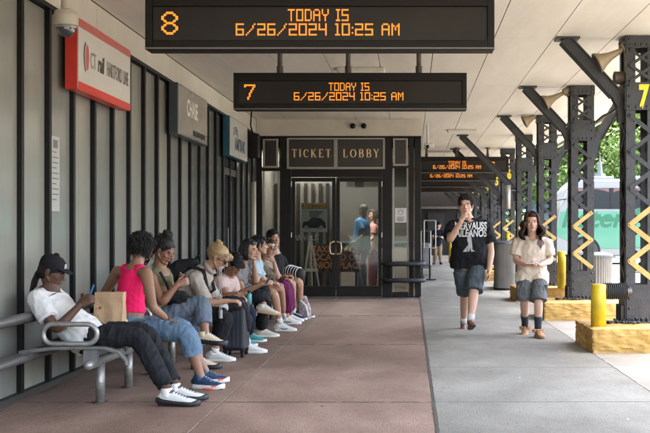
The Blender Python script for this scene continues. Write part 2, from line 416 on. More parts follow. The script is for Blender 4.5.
    def hair_long(s, m, n=420, length=.24, wave=.006, rad=.007, seed=1, phi0=60, flare=.02, name='hair', part=.0, freq=26, vary=.25, ay=.10, vol=0):
        rnd = random.Random(seed); bm = NB(); g = s.HM.transposed() @ Vector((0, 0, -1))
        s.hb(bm, (0, -.028, .042), (.080, .097, .084), 18); s.hb(bm, (0, .010, .084), (.063, .064, .042), 16)
        for i in range(n):
            q = 1 if i % 2 else -1; ph = radians(rnd.uniform(phi0, 180)); hx, hy = q * sin(ph), cos(ph); k_ = rnd.uniform(.97, 1.07 + vol)
            P = []
            for j in range(7):
                th = radians(lerp(6, 96, j / 6)); P.append(Vector((part + .083 * k_ * hx * sin(th) - part * j / 6, -.018 + ay * k_ * hy * sin(th) + .02 * (1 - j / 6), .035 + .089 * k_ * cos(th))))
            L = length * (1 - vary * rnd.random()); p0 = rnd.random() * 1.5 + (0 if q > 0 else 2); p = P[-1].copy(); st = 10
            for j in range(1, st + 1):
                k = j / st; w = Vector((hx, hy, 0)) * (flare * sin(k * 2.6)) + Vector((hx, hy * .5, 0)) * wave * sin(p0 + k * L * freq)
                P.append(p + g * L * k + w)
            sweep(bm, [s.H(*x) for x in P], [(rad * s.hs * (1 if j < 12 else 1 - .2 * (j - 11)), rad * .6 * s.hs) for j in range(len(P))], n=5, cap='flat')
        return obj(name, bm, m, s.root, smooth=True, recalc=False)
    def cap_hat(s, m, brim_m=None, logo=None, zc=.055):
        bm = NB(); 
        pts = [s.H(0, -.018, zc + z) for z in (-.012, .02, .045, .062, .072)]
        r = [(.086, .103), (.085, .101), (.074, .088), (.052, .062), (.02, .025)]
        sweep(bm, pts, [(a * s.hs, b * s.hs) for a, b in r], side=s.HM @ Vector((1, 0, 0)), n=22, cap='round')
        sweep(bm, [s.H(0, y, zc - .002 - (y - .06) * .12) for y in (.055, .085, .115, .140, .152)], [(a * s.hs, .0075 * s.hs) for a in (.068, .072, .066, .048, .022)], side=s.HM @ Vector((1, 0, 0)), n=16, cap='flat')
        c = sculpt('cap', bm, .004, m, s.root, smooth=2)
        if logo:
            bm = NB(); 
            for dx in (-.012, .012): sweep(bm, [s.H(dx, .087, zc + .008), s.H(dx * .4, .077, zc + .036)], [.0035, .0035], n=6)
            sweep(bm, [s.H(-.010, .083, zc + .020), s.H(.010, .083, zc + .020)], [.003, .003], n=6)
            obj('emblem', bm, logo, c)
        return c
def person(name_label, base, group=None, name='person'):
    return thing(name, name_label, 'person', base, group)
def prism(bm, pts, y0, y1):
    a = [bm.verts.new((x, y0, z)) for x, z in pts]; b = [bm.verts.new((x, y1, z)) for x, z in pts]; n = len(pts)
    bm.faces.new(a); bm.faces.new(b[::-1])
    for i in range(n): bm.faces.new((a[i], b[i], b[(i + 1) % n], a[(i + 1) % n]))
# ================================================================== camera, sky, sun
cam = bpy.data.cameras.new('camera'); co = bpy.data.objects.new('camera', cam); C.objects.link(co); sc.camera = co
co.location = (0, 0, EYE); co.rotation_euler = (radians(90), 0, 0)
cam.sensor_width = 36; cam.lens = 36 * FPX / 650; cam.shift_x = -(VX - 325) / 650; cam.shift_y = (VY - 216.5) / 650
cam.clip_end = 2000; cam.clip_start = .05
w = bpy.data.worlds.new('World'); sc.world = w; w.use_nodes = True; nt = w.node_tree
sky = nt.nodes.new('ShaderNodeTexSky'); sky.sky_type = 'NISHITA'; sky.sun_disc = False
SUN_EL, SUN_AZ = 77, 78          # azimuth measured from +Y (the view) clockwise towards +X
sky.sun_elevation = radians(SUN_EL); sky.sun_rotation = radians(SUN_AZ); sky.dust_density = 5; sky.air_density = 1.0; sky.ozone_density = .3
nt.links.new(sky.outputs[0], nt.nodes['Background'].inputs[0]); nt.nodes['Background'].inputs[1].default_value = .15
sl = bpy.data.lights.new('sun', 'SUN'); sl.energy = 2.0; sl.angle = radians(.5); sl.color = (1, .95, .87)
so = bpy.data.objects.new('sun', sl); C.objects.link(so)
sd_ = Vector((sin(radians(SUN_AZ)) * cos(radians(SUN_EL)), cos(radians(SUN_AZ)) * cos(radians(SUN_EL)), sin(radians(SUN_EL))))
so.rotation_euler = sd_.to_track_quat('Z', 'Y').to_euler(); so.location = (8, -4, 12)
sc.view_settings.view_transform = 'Standard'; sc.view_settings.look = 'None'; sc.view_settings.gamma = 1; sc.view_settings.use_curve_mapping = False
sc.view_settings.exposure = 3.98
sc.cycles.max_bounces = 10; sc.cycles.diffuse_bounces = 6; sc.cycles.transparent_max_bounces = 12
sc.cycles.use_denoising = True; sc.cycles.caustics_reflective = False; sc.cycles.sample_clamp_indirect = 6

# ================================================================== materials
def plates(name, c1, c2, joint_y=None):
    return mat(name, c1, .8, .2, 1.3, .25, 90, dirt=.35, col2=c2)
RED = mat('red_paving', (.29, .180, .132), .68, 0, 1.6, .35, 120, col2=(.45, .305, .235), dirt=.42, speck=.6, stretch=(1, .6, 1))
GREY = mat('grey_concrete', (.24, .228, .19), .75, 0, 1.6, .3, 120, col2=(.385, .37, .315), dirt=.40, speck=.55, stretch=(.8, .5, 1))
PALE = mat('pale_concrete', (.25, .225, .185), .8, 0, 1.6, .3, 100, col2=(.33, .305, .255), dirt=.25, speck=.3)
ROAD = mat('street_concrete', (.085, .082, .075), .85, 0, .5, .2, 60, col2=(.125, .12, .11), dirt=.15)
FIELD = mat('far_ground', (.10, .11, .07), .9, .2, .1)
SOFF = mat('painted_soffit', (.74, .725, .68), .5, .04, 3, .12, 30, dirt=.10, stretch=(2, .3, 1))
FASC = mat('painted_fascia', (.64, .61, .54), .45, .05, 2, .1, 20, dirt=.13)
BLACK = mat('black_frame', (.008, .0075, .007), .5, .4, 8, .1, 80, spec=.2)
STEEL = mat('column_paint', (.018, .018, .020), .45, 0, 7, .4, 60, dirt=.4, spec=.5, col2=(.042, .040, .038))
ALU = mat('aluminium', (.42, .40, .36), .35, .1, 8, metal=.6)
DARK = mat('sign_casing', (.0095, .007, .005), .5, .2, 5, .1, 60, spec=.22)
SCREEN = mat('sign_screen', (.016, .0115, .008), .35, .3, 2, spec=.3)
LED = mat('orange_diode', (.5, .15, .02), .5, 0, emit=((1.0, .27, .02), .085))
WHITE = mat('white_paint', (.72, .70, .65), .45, .05, 5)
YEL = mat('yellow_paint', (.70, .50, .02), .42, .12, 6, .15, 50, dirt=.3)
TAN = mat('tan_lacing_paint', (.55, .37, .11), .5, .12, 12, .2, 60, dirt=.25)
ROCK = mat('yellow_painted_stone', (.56, .31, .075), .92, 0, 9, .6, 34, col2=(.70, .46, .15), dirt=.35)
GALV = mat('galvanised_steel', (.36, .355, .34), .38, .18, 14, .2, 60, metal=.55, dirt=.3)
GALVD = mat('worn_dark_steel', (.17, .165, .16), .32, .3, 14, .2, 60, metal=.6, dirt=.3)
RUBBER = mat('black_rubber', (.018, .018, .019), .6, .3, 20, .2, 60)

# ================================================================== ground
def slab(name, x0, x1, y0, y1, z, m, kind='structure', t=.3, cuts=0):
    bm = NB(); box(bm, x0, x1, y0, y1, z - t, z); return tag(obj(name, bm, m), kind=kind)
bm = NB(); box(bm, -1500, 1500, -300, 1800, -.62, -.32); tag(obj('ground', bm, FIELD), kind='structure')
bm = NB(); box(bm, -60, 90, -30, 56, -.30, -.006); tag(obj('street', bm, ROAD), kind='structure')
YJ = [3.82 + 3.94 * i for i in range(-1, 14)]
def tiles(name, xs, ys, m, z, gap=.012, seed=0):
    rnd = random.Random(seed); bm = NB()
    for i in range(len(xs) - 1):
        for j in range(len(ys) - 1):
            a, b, c, d = xs[i] + gap / 2, xs[i + 1] - gap / 2, ys[j] + gap / 2, ys[j + 1] - gap / 2
            nx = 1; dz = rnd.uniform(-.0015, .0015)
            q = [bm.verts.new(p) for p in ((a, c, z + dz), (b, c, z + dz), (b, d, z + dz), (a, d, z + dz))]; bm.faces.new(q)
            lo = [bm.verts.new(p) for p in ((a, c, z - .03), (b, c, z - .03), (b, d, z - .03), (a, d, z - .03))]
            for k in range(4): bm.faces.new((q[k], lo[k], lo[(k + 1) % 4], q[(k + 1) % 4]))
    return tag(obj(name, bm, m), kind='structure')
def rough_edge(bm, x, z, w, y0, y1, rnd):
    """crumbled mortar joint: an uneven dark strip with chips"""
    n = int((y1 - y0) / .06); L = []; R = []
    for i in range(n + 1):
        y = lerp(y0, y1, i / n); a = x - w * (.4 + .9 * rnd.random()); b = x + w * (.4 + .9 * rnd.random())
        L.append(bm.verts.new((a, y, z))); R.append(bm.verts.new((b, y, z)))
    for i in range(n): bm.faces.new((L[i], R[i], R[i + 1], L[i + 1]))
XB = .165
tiles('red_pavement', [-3.05, -1.43, XB], [y for y in YJ if y < 21], RED, .004, .013, 1)
tiles('walkway', [XB + .012, 1.93], [-.1 + 1.97 * i for i in range(28)], GREY, .004, .010, 2)
tiles('column_strip', [1.94, 3.9], [-.1 + 3.94 * i for i in range(15)], PALE, .004, .012, 3)
rnd = random.Random(5)
bm = NB(); rough_edge(bm, XB + .006, .0075, .013, 2, 20.2, rnd)
tag(obj('pavement_joint', bm, mat('joint_filler', (.07, .06, .05), .9, .5, 30, .6, 60)), kind='structure')
bm = NB(); rough_edge(bm, -1.43, .0075, .005, 2, 20.1, rnd); rough_edge(bm, 1.935, .0075, .006, 2, 54, rnd)
tag(obj('pale_joint', bm, mat('pale_joint_filler', (.42, .35, .28), .9, .3, 30)), kind='structure')
bm = NB()
for y in YJ[2:6]:
    n = 60
    for i in range(n):
        if rnd.random() < .75:
            x = lerp(-3.0, XB, i / n); box(bm, x, x + .06, y - .008, y + .006, .003, .0065)
tag(obj('cross_joint', bm, MATS['joint_filler']), kind='structure')
# kerb beyond the platform
bm = NB(); box(bm, 3.9, 4.05, -6, 54, -.3, .0, .01); tag(obj('kerb', bm, PALE), kind='structure')
# small litter and stains on the paving
for i, (px, py) in enumerate(((628, 421), (586, 419), (519, 379), (345, 350), (280, 381), (322, 408), (60, 372), (128, 390), (560, 352), (455, 300))):
    Zs = EYE * FPX / (py - VY); x = (px - VX) * Zs / FPX; bm = NB(); r = random.Random(i)
    pts = [bm.verts.new((x + cos(a) * r.uniform(.006, .016), Zs + sin(a) * r.uniform(.008, .02), .012 + r.uniform(0, .004))) for a in (0, 1, 2, 3, 4, 5)]
    bm.faces.new(pts)
    tag(obj('scrap', bm, WHITE if i % 2 == 0 else BLACK), ('tiny pale scrap of litter lying on the paving' if i % 2 == 0 else 'tiny dark gum spot on the paving'), 'litter', 'scraps on the paving')

# ================================================================== canopy
CZ = 3.50
cn = thing('canopy', 'long beige boarded canopy roof over the walkway', 'canopy', (0, 20, CZ))
bm = NB()
seams = [-3.05 + .006] + [.27 - .68 * k for k in range(4, 0, -1)] + [.27, .95, 1.63, 2.31, 2.99, 3.75]
seams = sorted(set([-3.044, -2.45, -1.77, -1.09, -.41, .27, .95, 1.63, 2.31, 2.99, 3.72]))
ys = [.0 + 3.94 * i - .12 for i in range(-0, 15)]
for i in range(len(seams) - 1):
    for j in range(len(ys) - 1):
        g = .005; z = CZ
        box(bm, seams[i] + g, seams[i + 1] - g, ys[j] + g * .6, ys[j + 1] - g * .6, z, z + .03)
obj('soffit_boards', bm, SOFF, cn)
bm = NB(); box(bm, -7, 3.74, -.1, 55.2, CZ + .034, CZ + .30); obj('roof_deck', bm, mat('roof_dark', (.05, .045, .04), .8), cn)
bm = NB(); box(bm, 3.745, 3.80, -.12, 55.3, CZ - .05, CZ + .36); obj('edge_fascia', bm, FASC, cn)
# recessed light panels (unlit)
for px, py in ((361, 69), (462, 130), (440, 151)):
    Zc = (CZ - EYE) * FPX / (VY - py); x = JX(px, Zc)
    t = thing('ceiling_light', {361: 'white ceiling light fitting just behind the first hanging sign', 462: 'white ceiling light fitting nearest to the lattice columns', 440: 'farthest white ceiling light fitting above the distant signs'}[px], 'ceiling light', (x, Zc, CZ), 'unlit light fittings under the canopy')
    bm = NB(); box(bm, x - .32, x + .32, Zc - .16, Zc + .16, CZ - .045, CZ - .001, .01); obj('housing', bm, FASC, t)
    bm = NB(); box(bm, x - .29, x + .29, Zc - .13, Zc + .13, CZ - .058, CZ - .046); obj('diffuser', bm, WHITE, t)

# ================================================================== left window wall
WX = -3.05
ww = thing('window_wall', 'long wall of pale frosted panels between black mullions', 'wall', (WX, 12, 0))
m_p = []
def panel_mat(i):
    k = i % 5
    c = [(.31, .315, .285), (.26, .267, .25), (.335, .335, .30), (.235, .245, .235), (.29, .295, .27)][k]
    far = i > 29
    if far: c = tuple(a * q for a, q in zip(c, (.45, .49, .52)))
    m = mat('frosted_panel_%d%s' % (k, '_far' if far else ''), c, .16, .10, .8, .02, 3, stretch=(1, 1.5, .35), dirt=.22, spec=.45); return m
S_ = .61
for i in range(-9, 21):
    y0 = 7.95 + S_ * i; y1 = y0 + S_
    if y0 > 19.9: break
    door = 16.45 < (y0 + y1) / 2 < 17.9
    r = random.Random(i)
    if not door:
        bm = NB(); dd = r.uniform(-.004, .004)
        q = [bm.verts.new(p) for p in ((WX + dd, y0, .34), (WX - dd, y1, .34), (WX - dd, y1, 3.14), (WX + dd, y0, 3.14))]; bm.faces.new(q)
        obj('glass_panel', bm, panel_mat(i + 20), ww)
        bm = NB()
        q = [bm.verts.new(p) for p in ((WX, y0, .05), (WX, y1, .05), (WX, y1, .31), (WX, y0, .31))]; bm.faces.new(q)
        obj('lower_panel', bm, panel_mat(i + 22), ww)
    bm = NB(); box(bm, WX - .03, WX + .042, y0 - .026, y0 + .026, .03, 3.15, .003); obj('mullion', bm, BLACK, ww)
    bm = NB(); box(bm, WX + .0, WX + .022, y0 + .034, y0 + .050, .05, 3.14); obj('glazing_bead', bm, mat('bead_grey', (.20, .19, .17), .4), ww)
bm = NB(); box(bm, WX - .03, WX + .035, 2.4, 20.1, .305, .345); obj('transom', bm, BLACK, ww)
bm = NB(); box(bm, WX - .03, WX + .06, 2.4, 20.1, 0.004, .052); obj('base_rail', bm, mat('base_rail_grey', (.03, .026, .022), .6, .3, 9, .2), ww)
bm = NB(); box(bm, WX - .03, WX + .058, 2.4, 20.15, 3.148, 3.185); obj('head_rail', bm, BLACK, ww)
bm = NB(); box(bm, WX - .4, WX - .06, 2.4, 20.15, 0, 3.5); obj('wall_core', bm, mat('wall_core', (.1, .09, .08), .8), ww)
bm = NB()
for i in range(-3, 11):
    a = 9.95 + 1.83 * i; box(bm, WX - .03, WX + .002, a + .003, min(a + 1.83, 20.15) - .003, 3.187, 3.495)
obj('fascia', bm, FASC, ww)
# service door in the wall
bm = NB(); box(bm, WX - .02, WX + .03, 16.50, 16.60, .05, 2.34); box(bm, WX - .02, WX + .03, 17.78, 17.88, .05, 2.34); box(bm, WX - .02, WX + .03, 16.6, 17.78, 2.22, 2.34); box(bm, WX - .02, WX + .03, 16.6, 17.78, .05, .25)
dr = obj('door', bm, mat('bronze_door', (.05, .042, .035), .4, .2), ww)
bm = NB(); box(bm, WX - .01, WX + .0, 16.6, 17.78, .25, 2.22); obj('door_glass', bm, mat('dark_glass', (.03, .035, .04), .08, .1), dr)
bm = NB(); cyl(bm, (WX + .07, 16.68, .85), (WX + .07, 16.68, 1.35), .014); obj('handle', bm, mat('handle_dark', (.08, .07, .06), .4, metal=.5), dr)
bm = NB(); box(bm, WX - .02, WX + .01, 16.5, 17.88, 2.36, 2.5); obj('door_head', bm, BLACK, ww)
# pipe with junction box
t = thing('downpipe', 'pale metal pipe running down the wall beside the ticket lobby', 'pipe', (-2.95, 18.6, 0))
bm = NB(); cyl(bm, (-2.86, 18.7, .0), (-2.86, 18.7, 2.2), .035); cyl(bm, (-2.94, 19.0, .0), (-2.94, 19.0, 2.2), .02); obj('pipe', bm, mat('pipe_cream', (.5, .46, .38), .4, .1), t, smooth=True)
bm = NB(); cyl(bm, (-2.86, 18.7, 1.1), (-2.86, 18.7, 1.16), .045); cyl(bm, (-2.86, 18.7, .5), (-2.86, 18.7, .56), .045); obj('clamp', bm, GALVD, t)
t = thing('wall_speaker', 'dark box speaker mounted high beside the last wall sign', 'speaker', (-2.87, 18.5, 2.65))
bm = NB(); box(bm, -3.04, -2.74, 18.36, 18.62, 2.62, 3.05, .01); obj('cabinet', bm, DARK, t)
bm = NB(); box(bm, -2.99, -2.79, 18.345, 18.357, 2.68, 2.99); obj('grille', bm, BLACK, t)
bm = NB(); sweep(bm, [(-2.85, 18.45, 3.06), (-2.88, 18.4, 3.2), (-2.86, 18.4, 3.49)], [.014] * 3, n=8); obj('cable', bm, BLACK, t, smooth=True)

# ------------------------------------------------------------------ wall signs
def wall_sign(name, label, y0, y1, z0, z1, edge, face, bandm=None):
    t = thing(name, label, 'sign', (WX + .09, (y0 + y1) / 2, z0))
    bm = NB(); box(bm, WX + .058, WX + .165, y0, y1, z0, z1, .004); obj('casing', bm, edge, t)
    bm = NB(); box(bm, WX + .166, WX + .171, y0 + .012, y1 - .012, z0 + .014, z1 - .014); obj('face', bm, face, t)
    return t
REDP = mat('red_vinyl', (.62, .045, .03), .35, .08, 6); REDD = mat('rose_red_vinyl', (.48, .11, .09), .4, .08)
INK = mat('dark_ink', (.05, .04, .04), .5); INKB = mat('blue_ink', (.03, .06, .09), .5)
t = wall_sign('rail_sign', 'white rail line sign with red border above the bench', 8.86, 10.52, 2.53, 3.155, REDP, mat('sign_white', (.64, .61, .55), .25, .05, 2, coat=.3))
bm = NB(); box(bm, WX + .1715, WX + .174, 8.872, 10.508, 3.075, 3.142); obj('top_band', bm, REDD, t)
bm = NB(); box(bm, WX + .1715, WX + .174, 8.872, 10.508, 2.543, 2.60); obj('bottom_band', bm, REDP, t)
X_ = WX + .172
text('lettering', 'CT', .21, (X_, 9.20, 2.83), mat('ink_soft', (.22, .19, .18), .5), t, FACE_X, sx=.62, align='LEFT')
text('lettering', 'rail', .21, (X_, 9.42, 2.835), INK, t, FACE_X, sx=.72, align='LEFT', bold=.006, shear=.15)
text('lettering', 'HARTFORD LINE', .195, (X_, 9.70, 2.83), mat('ink_mid', (.12, .10, .095), .5), t, FACE_X, sx=.50, align='LEFT', bold=.001)
bm = NB()
for r0, m_, ph in ((.09, 0, 0),):
    P = [Vector((X_ + .001, 9.10 + .075 * cos(radians(a)), 2.84 + .135 * sin(radians(a)))) for a in range(115, 250, 12)]
    sweep(bm, P, [(.014, .002)] * len(P), side=(0, 1, 0), n=8)
obj('logo_crescent', bm, INK, t)
bm = NB(); ball(bm, (X_, 9.115, 2.84), (.004, .055, .115)); obj('logo_disc', bm, REDD, t)
t = wall_sign('bank_sign', 'grey glass sign with pale bank lettering on the wall', 12.67, 14.5, 2.50, 3.14, mat('slate_edge', (.055, .07, .085), .3), mat('sign_grey', (.30, .285, .25), .15, .1, 3, coat=.6))
text('lettering', 'CHASE', .30, (X_, 13.50, 2.88), mat('pale_letter', (.66, .63, .56), .5), t, FACE_X, sx=.72, bold=.006)
bm = NB(); box(bm, WX + .1715, WX + .175, 13.55, 14.3, 2.56, 2.63); obj('lower_panel', bm, DARK, t)
t = wall_sign('train_sign', 'white train company sign with blue edge above the wall door', 16.3, 18.05, 2.50, 3.14, mat('blue_edge', (.02, .09, .14), .3), mat('sign_pale', (.50, .50, .46), .25, .05, 2, coat=.3))
text('lettering', 'AMTRAK', .28, (X_, 17.25, 2.72), INKB, t, FACE_X, sx=.88, bold=.008, shear=.12)
bm = NB()
for q in range(3):
    P = [Vector((X_ + .001, 16.62 + .42 * k / 8, 2.86 + q * .045 + .05 * sin(k / 8 * 3.1))) for k in range(9)]
    sweep(bm, P, [(.002, .012)] * 9, side=(1, 0, 0), n=6)
obj('logo_waves', bm, INKB, t)
# paper notice on the glass, upper left
t = thing('wall_notice', 'narrow pale notice stuck on the panel nearest the camera', 'notice', (WX + .006, 8.35, 1.6))
zc = 1.3 + (231 - 169) / 127.; yy = 3.05 * FPX / (411 - 55)
bm = NB(); box(bm, WX + .008, WX + .012, yy - .13, yy + .08, zc - .32, zc + .32); obj('paper', bm, mat('notice_grey', (.38, .37, .35), .3, .1, 14), t)
bm = NB()
for k in range(10): box(bm, WX + .0125, WX + .0135, yy - .10, yy + (.05 if k % 3 else .0), zc + .18 - k * .045, zc + .19 - k * .045)
box(bm, WX + .0125, WX + .0135, yy - .08, yy + .03, zc + .22, zc + .29)
obj('print', bm, mat('print_grey', (.12, .12, .12), .5), t)

# ------------------------------------------------------------------ dome camera
p = J(66, 28, 8.3)
t = thing('security_camera', 'cream dome security camera hanging from a pipe above the rail sign', 'camera', (p.x, p.y, p.z - .12))
bm = NB(); sweep(bm, [(p.x, p.y, p.z + .01), (p.x, p.y, p.z + .02), (p.x, p.y, p.z + .10), (p.x, p.y, p.z + .135), (p.x, p.y, p.z + .15)], [.075, .095, .098, .088, .045], cap='flat', n=28)
cyl(bm, (p.x, p.y, p.z + .15), (p.x, p.y, p.z + .22), .04)
obj('housing', bm, mat('cream_plastic', (.52, .47, .38), .4, .08), t, smooth=False)
bm = NB(); cyl(bm, (p.x, p.y, p.z + .2), (p.x, p.y, CZ), .024); obj('drop_pipe', bm, FASC, t)
bm = NB(); ball(bm, (p.x, p.y, p.z), (.075, .075, .075), seg=24); obj('dome', bm, mat('dome_glass', (.05, .05, .055), .05, .1, coat=1), t, smooth=True)
bm = NB(); sweep(bm, [(p.x + .08 * cos(a), p.y + .08 * sin(a), p.z + .004) for a in [k * pi / 12 for k in range(24)]], [.008] * 24, n=6, closed=True); obj('rim', bm, ALU, t)

# ================================================================== hanging LED signs
G = {'T': '1111100100001000010000100001000010 0', 'O': 0}
FONT = {
'T': ["11111", "00100", "00100", "00100", "00100", "00100", "00100"], 'O': ["11111", "10001", "10001", "10001", "10001", "10001", "11111"],
'D': ["11110", "10001", "10001", "10001", "10001", "10001", "11110"], 'A': ["01110", "10001", "10001", "11111", "10001", "10001", "10001"],
'Y': ["10001", "10001", "10001", "01110", "00100", "00100", "00100"], 'I': ["111", "010", "010", "010", "010", "010", "111"],
'S': ["11111", "10000", "10000", "11111", "00001", "00001", "11111"], '6': ["11111", "10000", "10000", "11111", "10001", "10001", "11111"],
'/': ["000001", "000010", "000010", "000100", "001000", "010000", "100000"], '2': ["11111", "00001", "00001", "11111", "10000", "10000", "11111"],
'0': ["11111", "10001", "10001", "10001", "10001", "10001", "11111"], '4': ["10001", "10001", "10001", "11111", "00001", "00001", "00001"],
'1': ["110", "010", "010", "010", "010", "010", "111"], ':': ["0", "0", "1", "0", "0", "1", "0"], '5': ["11111", "10000", "10000", "11111", "00001", "00001", "11111"],
'M': ["10001", "11011", "10101", "10101", "10001", "10001", "10001"], ' ': ["000"] * 7,
'8': ["0011100", "0100010", "1000001", "1000001", "0100010", "0011100", "0100010", "1000001", "1000001", "0100010", "0011100"],
'7': ["1111111", "1000001", "0000010", "0000010", "0000100", "0000100", "0001000", "0001000", "0001000", "0010000", "0010000"],
'b': ["011110", "110011", "100000", "100000", "101110", "110011", "100001", "100001", "110011", "011110"],
'V': ["100001", "100001", "100001", "100011", "100010", "110110", "010100", "011100", "001000", "001000"]}
FONT['h'] = ["111111", "100000", "100000", "101110", "110011", "000001", "000001", "100001", "110011", "011110"]
FONT['f'] = ["000110", "001110", "011010", "110010", "100010", "111111", "000010", "000010", "000010", "000010"]
FONT['t'] = ["011110", "110011", "000001", "000011", "001110", "000011", "000001", "100001", "110011", "011110"]
def led(bm, s, x, z, px, pz, y, align='C', dot=1.0):
    cols = sum(len(FONT[c][0]) + 1 for c in s) - 1
    if align == 'C': x = x - cols * px / 2
    for c in s:
        g = FONT[c]
        for r, row in enumerate(g):
            for k, b in enumerate(row):
                if b == '1':
                    a = x + (k + .5) * px; d = z - (r + .5) * pz; hx, hz = px * dot / 2, pz * dot / 2
                    pts = [(a - hx, d - hz * .4), (a - hx * .4, d - hz), (a + hx * .4, d - hz), (a + hx, d - hz * .4), (a + hx, d + hz * .4), (a + hx * .4, d + hz), (a - hx * .4, d + hz), (a - hx, d + hz * .4)]
                    bm.faces.new([bm.verts.new((u, y, v)) for u, v in pts])
        x += (len(g[0]) + 1) * px
SU = 7.88 / FPX      # metres per photo pixel at the first sign
def led_sign(num, label, y, xoff=0.0, zoff=0, right=None, msg=True):
    x0 = (145 - VX) * SU + xoff; x1 = (494.5 - VX) * SU + xoff; zb = EYE + (VY - 49.5) * SU + zoff; zt = EYE + (VY + 6) * SU + zoff
    t = thing('departure_sign', label, 'display sign', ((x0 + x1) / 2, y, zb), 'hanging LED date signs')
    fw = 7 * SU; d = .19
    bm = NB()
    box(bm, x0, x1, y + .03, y + d, zb, zt, .006)
    box(bm, x0, x0 + fw, y, y + .029, zb, zt, .004); box(bm, x1 - fw, x1, y, y + .029, zb, zt, .004)
    box(bm, x0 + fw, x1 - fw, y, y + .029, zb, zb + 9 * SU, .004); box(bm, x0 + fw, x1 - fw, y, y + .029, zt - 12 * SU, zt, .004)
    obj('casing', bm, DARK, t)
    bm = NB(); box(bm, x0, x1, y - .006, y - .0005, zb + .004, zb + .016); obj('bottom_trim', bm, mat('trim_grey', (.15, .13, .11), .35, .1), t)
    bm = NB(); box(bm, x0 + fw + .004, x1 - fw - .004, y + .018, y + .024, zb + 9 * SU + .004, zt - 12 * SU - .004); obj('screen', bm, SCREEN, t)
    bm = NB()
    yy = y + (.014 if msg else .022)
    if msg:
        led(bm, 'TODAY IS', (318 - VX) * SU + xoff, EYE + (VY - 8.6) * SU + zoff, 1.42 * SU, 1.75 * SU, yy); obj('day_line', bm, LED, t, recalc=False)
        bm = NB()
        led(bm, '6/26/2024 10:25 AM', (317.5 - VX) * SU + xoff, EYE + (VY - 23) * SU + zoff, 1.66 * SU, 1.75 * SU, yy)
        obj('date_line', bm, LED, t, recalc=False)
    bm = NB(); led(bm, num, (161 - VX) * SU + xoff, EYE + (VY - 11.5) * SU + zoff, 2.35 * SU, 2.05 * SU, yy, 'L', 1.25); obj('number', bm, LED, t, recalc=False)
    if right: bm = NB(); led(bm, right, (433 - VX) * SU + xoff, EYE + (VY - 11.5) * SU + zoff, 2.35 * SU, 2.05 * SU, yy, 'L', 1.25); obj('number', bm, LED, t, recalc=False)
    for q in (.12, .37, .63, .88):
        bm = NB(); x = lerp(x0, x1, q); cyl(bm, (x, y - .004, zt - 5 * SU), (x, y + .001, zt - 5 * SU), .008, 10)
        obj('screw', bm, BLACK, t)
    for q in (.195, .49, .795):
        x = lerp(x0, x1, q)
        bm = NB(); cyl(bm, (x, y + d / 2, zt), (x, y + d / 2, CZ), .028)
        cyl(bm, (x, y + d / 2, zt), (x, y + d / 2, zt + .09), .038); cyl(bm, (x, y + d / 2, CZ - .02), (x, y + d / 2, CZ), .07)
        obj('hanging_pole', bm, mat('pole_brown', (.06, .04, .03), .5, .3, 12), t)
    return t
led_sign('8', 'nearest and largest hanging LED sign with number 8', 7.88)
led_sign('7', 'hanging LED sign with number 7 in front of the ticket lobby', 11.80)
for k, (n_, r_) in enumerate((('b', 'b'), ('h', None), ('f', None), ('t', None))):
    led_sign(n_, ['nearest of the distant LED signs over the far walkway', 'second of the distant LED signs, mostly hidden behind the nearest one', 'third of the distant LED signs, low behind two others', 'farthest distant LED sign above the dark end wall'][k], 26.95 + 3.94 * k, (411 + 0 - VX) * SU + 1.93 + (0 if k < 2 else .45), .13 - .02 * k, right=r_, msg=k < 2)

# ================================================================== ticket lobby
TZ = 20.2; q_ = TZ / FPX
tx = lambda px: (px - VX) * q_
tz = lambda py: EYE - (py - VY) * q_
tl = thing('ticket_lobby', 'black framed glass ticket lobby front with double doors', 'building', (-1.4, TZ, 0))
FR = mat('bronze_frame', (.010, .008, .007), .45, .3, 8, spec=.25); TRIM = mat('lobby_trim', (.33, .31, .27), .45, .1, 9)
PANEL = mat('brown_panel', (.022, .015, .010), .4, .15, 3, coat=.15)
bm = NB()
def fb(a, b, c, d, y0=0, y1=.09, bev=.004): box(bm, tx(a), tx(b), TZ + y0, TZ + y1, tz(d), tz(c), bev)
fb(256, 262, 138, 297); fb(280, 291, 138, 297); fb(291.2, 382, 169.5, 177); fb(382.2, 392, 138, 297); fb(409, 413.5, 138, 297, -.02); fb(415, 421, 138, 297, -.01)
fb(262.2, 279.8, 137.5, 140); fb(262.2, 279.8, 167, 171); fb(392.2, 408.8, 137.2, 139); fb(392.2, 408.8, 165.5, 168)
fb(291.2, 382, 137.2, 139); fb(262.2, 279.8, 290, 297.3); fb(392.2, 408.8, 292, 297.3)
obj('frame', bm, FR, tl)
bm = NB(); box(bm, WX, tx(421), TZ - .02, TZ + .12, tz(137), CZ - .002); obj('fascia', bm, FASC, tl)
bm = NB(); box(bm, WX, tx(421.3), TZ - .035, TZ + .06, tz(137.6), tz(136.2)); obj('drip_edge', bm, DARK, tl)
# header panels with trims
def framed(px0, px1, py0, py1, label=None):
    bm = NB(); w_ = 2.0
    for a, b, c, d in ((px0, px0 + w_, py0, py1), (px1 - w_, px1, py0, py1), (px0 + w_, px1 - w_, py0, py0 + w_ * .8), (px0 + w_, px1 - w_, py1 - w_, py1)):
        box(bm, tx(a) + .001, tx(b) - .001, TZ - .035, TZ + .0, tz(d) + .001, tz(c) - .001)
    o = obj('header_trim', bm, TRIM, tl)
    bm = NB(); box(bm, tx(px0 + w_), tx(px1 - w_), TZ - .018, TZ + .002, tz(py1 - w_), tz(py0 + w_)); obj('header_panel', bm, PANEL, o)
framed(287, 336, 138, 169); framed(335.6, 385, 138, 169); framed(263, 278.5, 139, 168); framed(393, 408, 138.5, 166)
